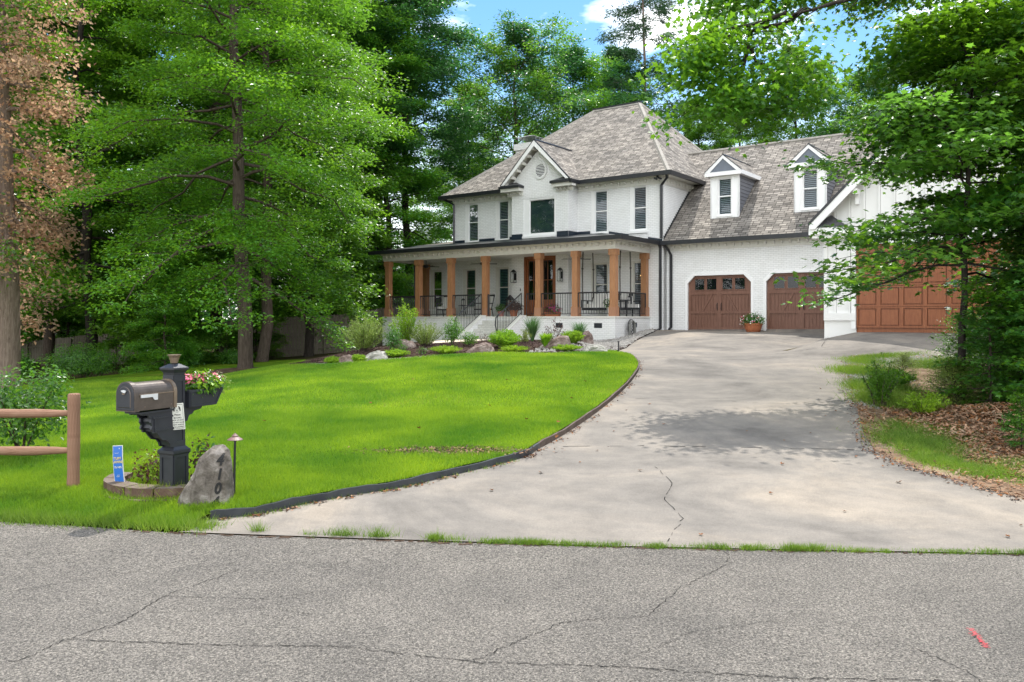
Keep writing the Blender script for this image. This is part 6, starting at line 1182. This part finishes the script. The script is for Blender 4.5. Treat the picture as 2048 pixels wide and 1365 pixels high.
# the willow oak on the lawn
t = make_tree('oak_tree', 3, 17.5, .20, 2.9, 3.8, 80, 155000, 'oval', .10, ['leaf_oak'], 'bark', (-.12, .70), .34, lambda t: min(1, .85+t*1.2)*(1-t**3)**.5+.08, .24, .42, 11, lean=(-.25, 0), wig=.06); place(t, -7.66, 23.7, 'bright green willow oak standing alone on the left lawn', 0)
mb = MB(); mb.lathe((-7.66, 23.7, gz(-7.66, 23.7)+.03), [(1.15, .02), (1.0, .07), (.6, .12), (.2, .14)], 'soil', 26); o = mb.build('mulch_ring'); tag(o, 'low brown mulch ring around the lawn oak trunk', 'mulch ring', kind='stuff')
# browned tree at the left edge
t = make_tree('dying_tree', 8, 19, .34, 3.4, 2.2, 70, 38000, 'oval', .145, ['leaf_oak', 'leaf_brown'], 'bark_pale', (-.35, .6), .35, lambda t: 1.0-.35*t, .40, .5, 7, wig=.05, mi=.84, tilt=1.5); place(t, -14.7, 24.0, 'thick trunked tree with browned dead leaves at the far left', 2.1)
# forest kinds
V_ = {}
V_['tall'] = make_tree('forest_oak', 21, 25, .27, 5, 5.0, 60, 86000, 'oval', .20, ['leaf_forest'], 'bark', (-.1, .8), .3, None, .38, .42, 10)
V_['tall2'] = make_tree('forest_maple', 22, 22, .24, 3.0, 4.6, 56, 80000, 'oval', .20, ['leaf_forest', 'leaf_oak'], 'bark_dark', (-.15, .85), .3, None, .38, .42, 10, mi=.35)
V_['high'] = make_tree('tulip_tree', 23, 27, .26, 10, 4.8, 52, 64000, 'oval', .21, ['leaf_deep'], 'bark_dark', (.1, .9), .2, None, .40, .45, 10)
V_['broad'] = make_tree('spreading_oak', 24, 20, .33, 6.5, 6.2, 46, 52000, 'oval', .21, ['leaf_deep', 'leaf_forest'], 'bark', (.25, 1.0), .15, lambda t: min(1, .6+t*1.4)*(1-t**3)**.5+.1, .36, .45, 10, lean=(1.6, 0), mi=.5)
V_['under'] = make_tree('understory_tree', 25, 9, .09, .7, 3.0, 40, 36000, 'oval', .17, ['leaf_forest', 'leaf_oak'], 'bark', (-.05, .7), .3, lambda t: 1-.55*t, .30, .4, 9, mi=.5)
V_['pine'] = make_tree('pine_tree', 26, 29, .17, 11, 4.2, 46, 22000, 'narrow', .30, ['leaf_pine'], 'bark_pale', (.05, .55), .0, lambda t: .9-.5*t, .26, .8, 6, wig=.05, tilt=1.3)
cnt = {}
def forest(kind, x, y, label, s=1, rz=None, sz=None, group='woodland trees around the house'):
    first = V_[kind].get('label') is None; t = V_[kind] if first else copy_tree(V_[kind])
    return place(t, x, y, label, rng.uniform(0, 6.28) if rz is None else rz, s*rng.uniform(.94, 1.06), group, sz=sz)
forest('tall', -9.9, 32.6, 'dark trunked oak just behind the lawn willow oak', .82); forest('tall2', -9.0, 36.5, 'pale trunked tree right of the willow oak before the shaded fence', .82)
forest('high', -6.6, 52, 'tall dark tree rising left of the roof, right trunk of the close pair', 1.0); forest('high', -7.7, 50, 'slimmer leaning tree, left trunk of the close pair beside the roof', .93)
forest('tall2', -17.5, 34, 'leafy maple between the dying tree and the willow oak', 1.0); forest('tall', -21.5, 38, 'oak behind the dying tree at the left', .95); forest('tall', -14.0, 40, 'oak behind the left fence near the dark hollow', 1.05)
forest('tall2', -26, 41, 'maple at the extreme left beyond the board fence', 1.1); forest('tall2', -7.2, 49, 'maple filling the gap left of the porch roof', .86); forest('tall', -12.2, 47, 'oak rising behind the shaded board fence', 1.08)
forest('broad', -.8, 56, 'leaning spreading oak showing a diagonal limb above the roof', .97, 0.35); forest('broad', 5.5, 62, 'spreading oak against the sky left of the roof ridge', .93, 3.6); forest('high', 8.6, 66, 'narrow topped tree just left of the tall pine', .82, .3)
forest('pine', 10.5, 66, 'tall sparse pine rising behind the main roof ridge', 1.12, .4); forest('tall', -19, 50, 'oak deep in the left woods, third row', 1.1); forest('tall2', -27, 54, 'maple deep in the woods above the parked car', 1.1); forest('high', -15, 58, 'tall tree deep behind the lawn willow oak', 1.1); forest('tall', -36, 52, 'oak far left beyond the neighbouring house', 1.15)
forest('tall', -3.6, 64, 'oak behind the leaning spreading oak', .8); forest('tall2', 1.8, 72, 'distant maple between the two spreading oaks', .78); forest('tall2', 14.5, 62, 'rounded green maple behind the garage roof ridge, left of the others', .80); forest('tall', 18.5, 66, 'green oak behind the garage roof, second from the main roof', .80)
forest('tall2', 22.5, 64, 'highest maple behind the garage roof ridge', .95); forest('broad', 26, 60, 'broad oak behind the garage wing', .8); forest('tall', 30, 56, 'oak at the right beyond the garage wing', .9); forest('tall2', 31, 44, 'maple right of the garage wing behind the near saplings', .95); forest('tall', 36, 50, 'oak at the far right background', 1.0)
forest('tall2', -10.5, 66, 'deep background maple left of the close pair of trunks', 1.0); forest('tall', -24, 68, 'deep background oak behind the left woods', 1.1); forest('high', -33, 64, 'deep background tall tree at the far left', 1.1); forest('tall', -5, 74, 'deep background oak in line with the porch corner', .8)
forest('tall2', -32, 34, 'maple outside the left woods edge beside the board fence', 1.0)
for i, (x, y, s, lab) in enumerate(((-15.4, 38, .8, 'leafy understory tree at the right end of the far left board fence'), (-13.2, 33.0, .72, 'understory tree left of the dark hollow behind the mailbox'), (-15.8, 36.5, .9, 'taller understory tree behind the left lawn shrubs'), (-11.8, 43.5, .9, 'understory tree deep behind the willow oak trunk'), (-11.6, 37.6, .5, 'short understory tree near the left end of the shaded fence'), (-9.8, 42.5, .95, 'bright understory tree just left of the porch posts'), (-7.6, 46.0, .95, 'understory tree seen through the leftmost porch bay'), (-24.5, 45, .9, 'understory tree at the left edge behind the dying tree'), (-12.5, 29.5, .45, 'small sapling thicket at the back lawn edge'), (-19.5, 44, 1.1, 'understory tree beyond the left fence'), (-26, 47, 1.2, 'understory tree near the parked car'), (-9.5, 45, 1.15, 'understory tree behind the shaded fence'))):
    forest('under', x, y, lab, s, group='understory trees at the wood edge')
# small shrubs at the lawn's back edge
for x, y, w_, h, lab in ((-15.3, 29.5, 2.6, 1.2, 'wide leafy shrub thicket behind the mailbox lawn'), (-12.4, 30.6, 1.8, .9, 'low shrub at the back edge left of the oak'), (-18.0, 30, 1.4, 1.2, 'bright green shrub in front of the board fence'), (-10.6, 31.5, 1.2, .6, 'fern like shrub beside the dark hollow'), (-16.9, 26.0, 1.5, .35, 'yellow green weed mound right of the dying tree trunk')):
    shrub(x, y, w_, h, ['leaf_oak' if h < .4 else 'leaf_dark', 'leaf_forest'] if h > .4 else 'leaf_lime', lab, int(2600*w_), .085, z0=gz(x, y), mi=.5 if h > .4 else None)
# glossy bush behind the rail fence
t = shrub(-5.55, 9.35, 1.15, 1.0, 'leaf_dark', 'glossy green bush behind the wooden rail fence', 3000, .055, z0=gz(-5.55, 9.35)+.07, hollow=.12)
leafball('foliage', t, (.35, 0, .85), .22, .2, .22, 350, .05, 'leaf_dark', hollow=.1); leafball('foliage', t, (-.3, 0, .75), .2, .2, .2, 300, .05, 'leaf_dark', hollow=.1)
# ---------------- near right: overhanging tree, saplings, thicket ----------------
rg = np.random.default_rng(77); Wd = Wood(); C = []
def cur(p, n=10):
    p = np.array(p, float); s = np.linspace(0, len(p)-1, n); return np.c_[[np.interp(s, np.arange(len(p)), p[:, k]) for k in range(3)]].T+rg.normal(0, .035, (n, 3))
Wd.tube([(11.6, 14.8, -.3), (11.5, 14.8, 2), (11.4, 14.7, 5), (11.2, 14.9, 8), (11, 15, 11)], [.34, .3, .26, .2, .1], 12)
LM = [([(11.3, 14.7, 5.8), (9.2, 13.6, 7.0), (7.2, 13.0, 7.05), (5.9, 12.9, 6.74), (5.0, 12.9, 6.44), (4.35, 13.0, 6.22)], .10, 9, .8), ([(4.6, 13.0, 6.3), (4.0, 13.8, 6.2), (3.75, 13.7, 5.4), (3.6, 13.6, 4.9)], .045, 16, 1.3), ([(4.35, 13.0, 6.22), (3.8, 13.8, 6.3), (3.1, 13.6, 5.75)], .04, 12, 1.2),
      ([(5.9, 12.9, 6.74), (4.9, 14.6, 7.4), (4.4, 15, 7.55), (4.0, 15, 7.4)], .04, 12, 1.2), ([(3.9, 13.8, 6.1), (4.3, 13.5, 5.4), (4.2, 13.4, 4.95)], .03, 9, .9), ([(11.3, 14.7, 5), (9, 14.5, 6.5), (7.4, 14.4, 6.5), (6.7, 14.2, 5.8)], .07, 18, 1.1), ([(11.2, 14.8, 7), (9, 15, 7.9), (7.4, 15, 7.9), (6.9, 15.2, 7.5)], .07, 18, 1.1),
      ([(11.4, 14.7, 4.4), (9, 14, 5.3), (7.6, 13.8, 5.1), (6.5, 13.6, 4.6)], .06, 18, 1.2), ([(11.4, 14.7, 4.0), (9.5, 13.4, 4.6), (8.4, 13.0, 4.5)], .05, 16, 1.2), ([(10.5, 14.6, 6.3), (9.2, 13.4, 6.6), (8.0, 12.9, 6.1)], .05, 18, 1.2), ([(7.2, 13, 7.05), (6.9, 14.8, 7.7), (6.0, 15.2, 7.9), (5.3, 15.4, 8.0)], .04, 14, 1.2), ([(11.3, 14.7, 4.6), (9, 13.6, 5.0), (7.7, 13.2, 4.7), (6.7, 13.0, 4.1)], .04, 20, 1.2), ([(11.4, 14.7, 3.8), (9.2, 13.4, 4.0), (8.0, 13.1, 3.6), (7.3, 12.9, 3.1)], .04, 18, 1.2), ([(9.2, 14.3, 7.3), (8.7, 13.3, 7.4), (8.0, 12.8, 7.2)], .04, 14, 1.2)]
for p, r_, ns, l in LM:
    P = cur(p); Wd.tube(P, np.linspace(r_, .012, len(P)), 7); twigs_from(Wd, rg, P, r_, 3, l*1.6, ns, C, .5, 4, .05, .45)
    if r_ > .08: C = []
feather(5.75, 12.9, .6, .78, 'leaf_oak', 'tall feathery green weed at the driveway bend', 60, 70, .035); feather(6.0, 12.0, .8, .34, 'leaf_lime', 'low yellow green weed patch below the feathery weed', 70, 40, .04); feather(6.9, 14.9, .8, .36, 'leaf_oak', 'low green weeds beside the apron gravel', 60, 40, .045); feather(6.4, 10.4, .5, .3, 'leaf_oak', 'small green weed growing through the tan mulch', 40, 30, .04)
t = finish_tree('overhanging_tree', rg, Wd, C, 30000, 'star', .095, ['leaf_maple'], 'bark_dark', .30, .55, None, .8); place(t, 0, 0, 'big lobed leaf tree whose dark limb overhangs from the upper right', dz=0); t.location.z = gz(11.5, 14.8)*.6
t = make_tree('maple_sapling', 31, 5.9, .05, 2.05, 2.5, 36, 15000, 'star', .10, ['leaf_maple_dark', 'leaf_maple'], 'bark_dark', (.02, .7), .22, lambda t: 1.05-.6*t, .24, .22, 8, wig=.03, mi=.35, tilt=.4); place(t, 7.1, 13.1, 'slender maple sapling with layered branches before the wide garage door', .6)
t = make_tree('maple_tree', 41, 7.2, .06, 2.7, 2.9, 40, 14000, 'star', .10, ['leaf_maple_dark', 'leaf_maple'], 'bark_dark', (.0, .7), .2, lambda t: 1.05-.4*t, .26, .3, 9, wig=.03, mi=.5, tilt=.6); place(t, 9.3, 14.6, 'taller maple whose bright leaves screen the garage wing gable', 1.6)
V_['sap'] = make_tree('maple_sapling', 32, 3.6, .035, .25, 1.25, 26, 3600, 'star', .115, ['leaf_maple_dark', 'leaf_maple'], 'bark', (.0, .8), .3, lambda t: 1-.5*t, .22, .3, 6, wig=.03, mi=.75, tilt=.45)
for x, y, s, lab in ((8.9, 13.0, .9, 'dense maple sapling right of the slender one'), (7.4, 11.3, .62, 'short maple sapling at the edge of the tan mulch'), (8.3, 11.8, .95, 'mid height maple sapling above the mulch heap'), (9.4, 12.6, 1.25, 'tall maple sapling at the right frame edge'), (8.9, 16.0, .32, 'maple sapling beside the raised apron edge'), (8.0, 13.0, .4, 'low maple sapling under the slender sapling'), (9.2, 11.6, .9, 'bright maple sapling in front of the dark bush at the right edge'), (9.9, 15.0, 1.3, 'maple sapling deep in the right thicket'), (7.15, 12.3, .52, 'bushy light green maple sapling hiding the foot of the slender trunk'), (6.0, 9.7, .2, 'small yellow green maple seedling in the mulch')):
    forest('sap', x, y, lab, s, group='maple saplings on the right bank')
V_['thick'] = make_tree('thicket_bush', 33, 2.2, .03, .1, 1.1, 30, 9000, 'oval', .075, ['leaf_dark', 'leaf_forest'], 'bark', (.1, .9), .2, lambda t: .75+.5*math.sin(3*t)-.35*t, .24, .6, 8, mi=.5, wig=.02)
V_['weed'] = make_tree('weedy_bush', 34, 1.4, .008, .05, .9, 26, 9000, 'oval', .055, ['leaf_sage', 'leaf_oak'], 'bark', (.2, 1.2), .15, lambda t: .8+.4*math.sin(3*t)-.4*t, .2, .7, 6, mi=.35, wig=.03)
for x, y, s, lab in ((9.2, 14.6, .8, 'dark thicket bush behind the saplings'), (9.1, 16.4, .5, 'thicket bush at the corner of the concrete apron'), (9.3, 13.6, 1.3, 'dark thicket bush deepest on the right bank'), (8.2, 12.7, .9, 'dark low bush above the mulch'), (10.4, 12.4, 1.3, 'dark bush at the right frame edge'), (7.5, 14.0, .36, 'small loose bush left of the slender sapling'), (7.0, 12.9, .42, 'weedy bush behind the feathery driveway weed'), (10.2, 17.2, .6, 'bush screening the right end of the apron'), (11.2, 15.5, 1.6, 'tall dark bush closing the right thicket'), (7.9, 16.6, .3, 'small olive bush near the gravel patch')):
    k_w = s < .5; forest('weed' if k_w else 'thick', x, y, lab, s*1.15 if k_w else s, group='bushes of the right thicket')
# distant woods closing the horizon
n = 60000; a = nr.uniform(R(28), R(152), n); r_ = nr.uniform(88, 120, n); hz = nr.random(n)**.8; P = np.c_[np.cos(a)*r_, np.sin(a)*r_, hz*(9+3.0*np.sin(a*37)+2*np.sin(a*91))]; V, k = leaves(P, nr.normal(0, 1, (n, 3))+[0, 0, .6], nr.normal(0, 1, (n, 3)), nr.uniform(.5, 1.3, n), 'oval')
o = np_mesh('distant_woods', V, k, ['leaf_deep']); tag(o, 'distant dark woods closing the view between the trunks', 'woods', kind='stuff')

for x, y in ((.2, 11.2), (.62, 11.0), (-.35, 12.4), (.95, 13.1), (-1.2, 10.6), (.55, 10.0), (-2.2, 12.8), (1.35, 15.2), (-.1, 15.4), (-3.4, 11.3), (-1.9, 15.8)):
    o = lf.copy(); COL.objects.link(o); o.location = (x, y, gz(x, y)+LIP+.045); o.rotation_euler = (rng.uniform(-.5, .5), rng.uniform(-.5, .5), rng.uniform(0, 6)); o.scale = (.9, .8, .9); tag(o, 'brown autumn leaf lying on the sunlit green lawn', 'leaf', 'brown leaves on the lawn')
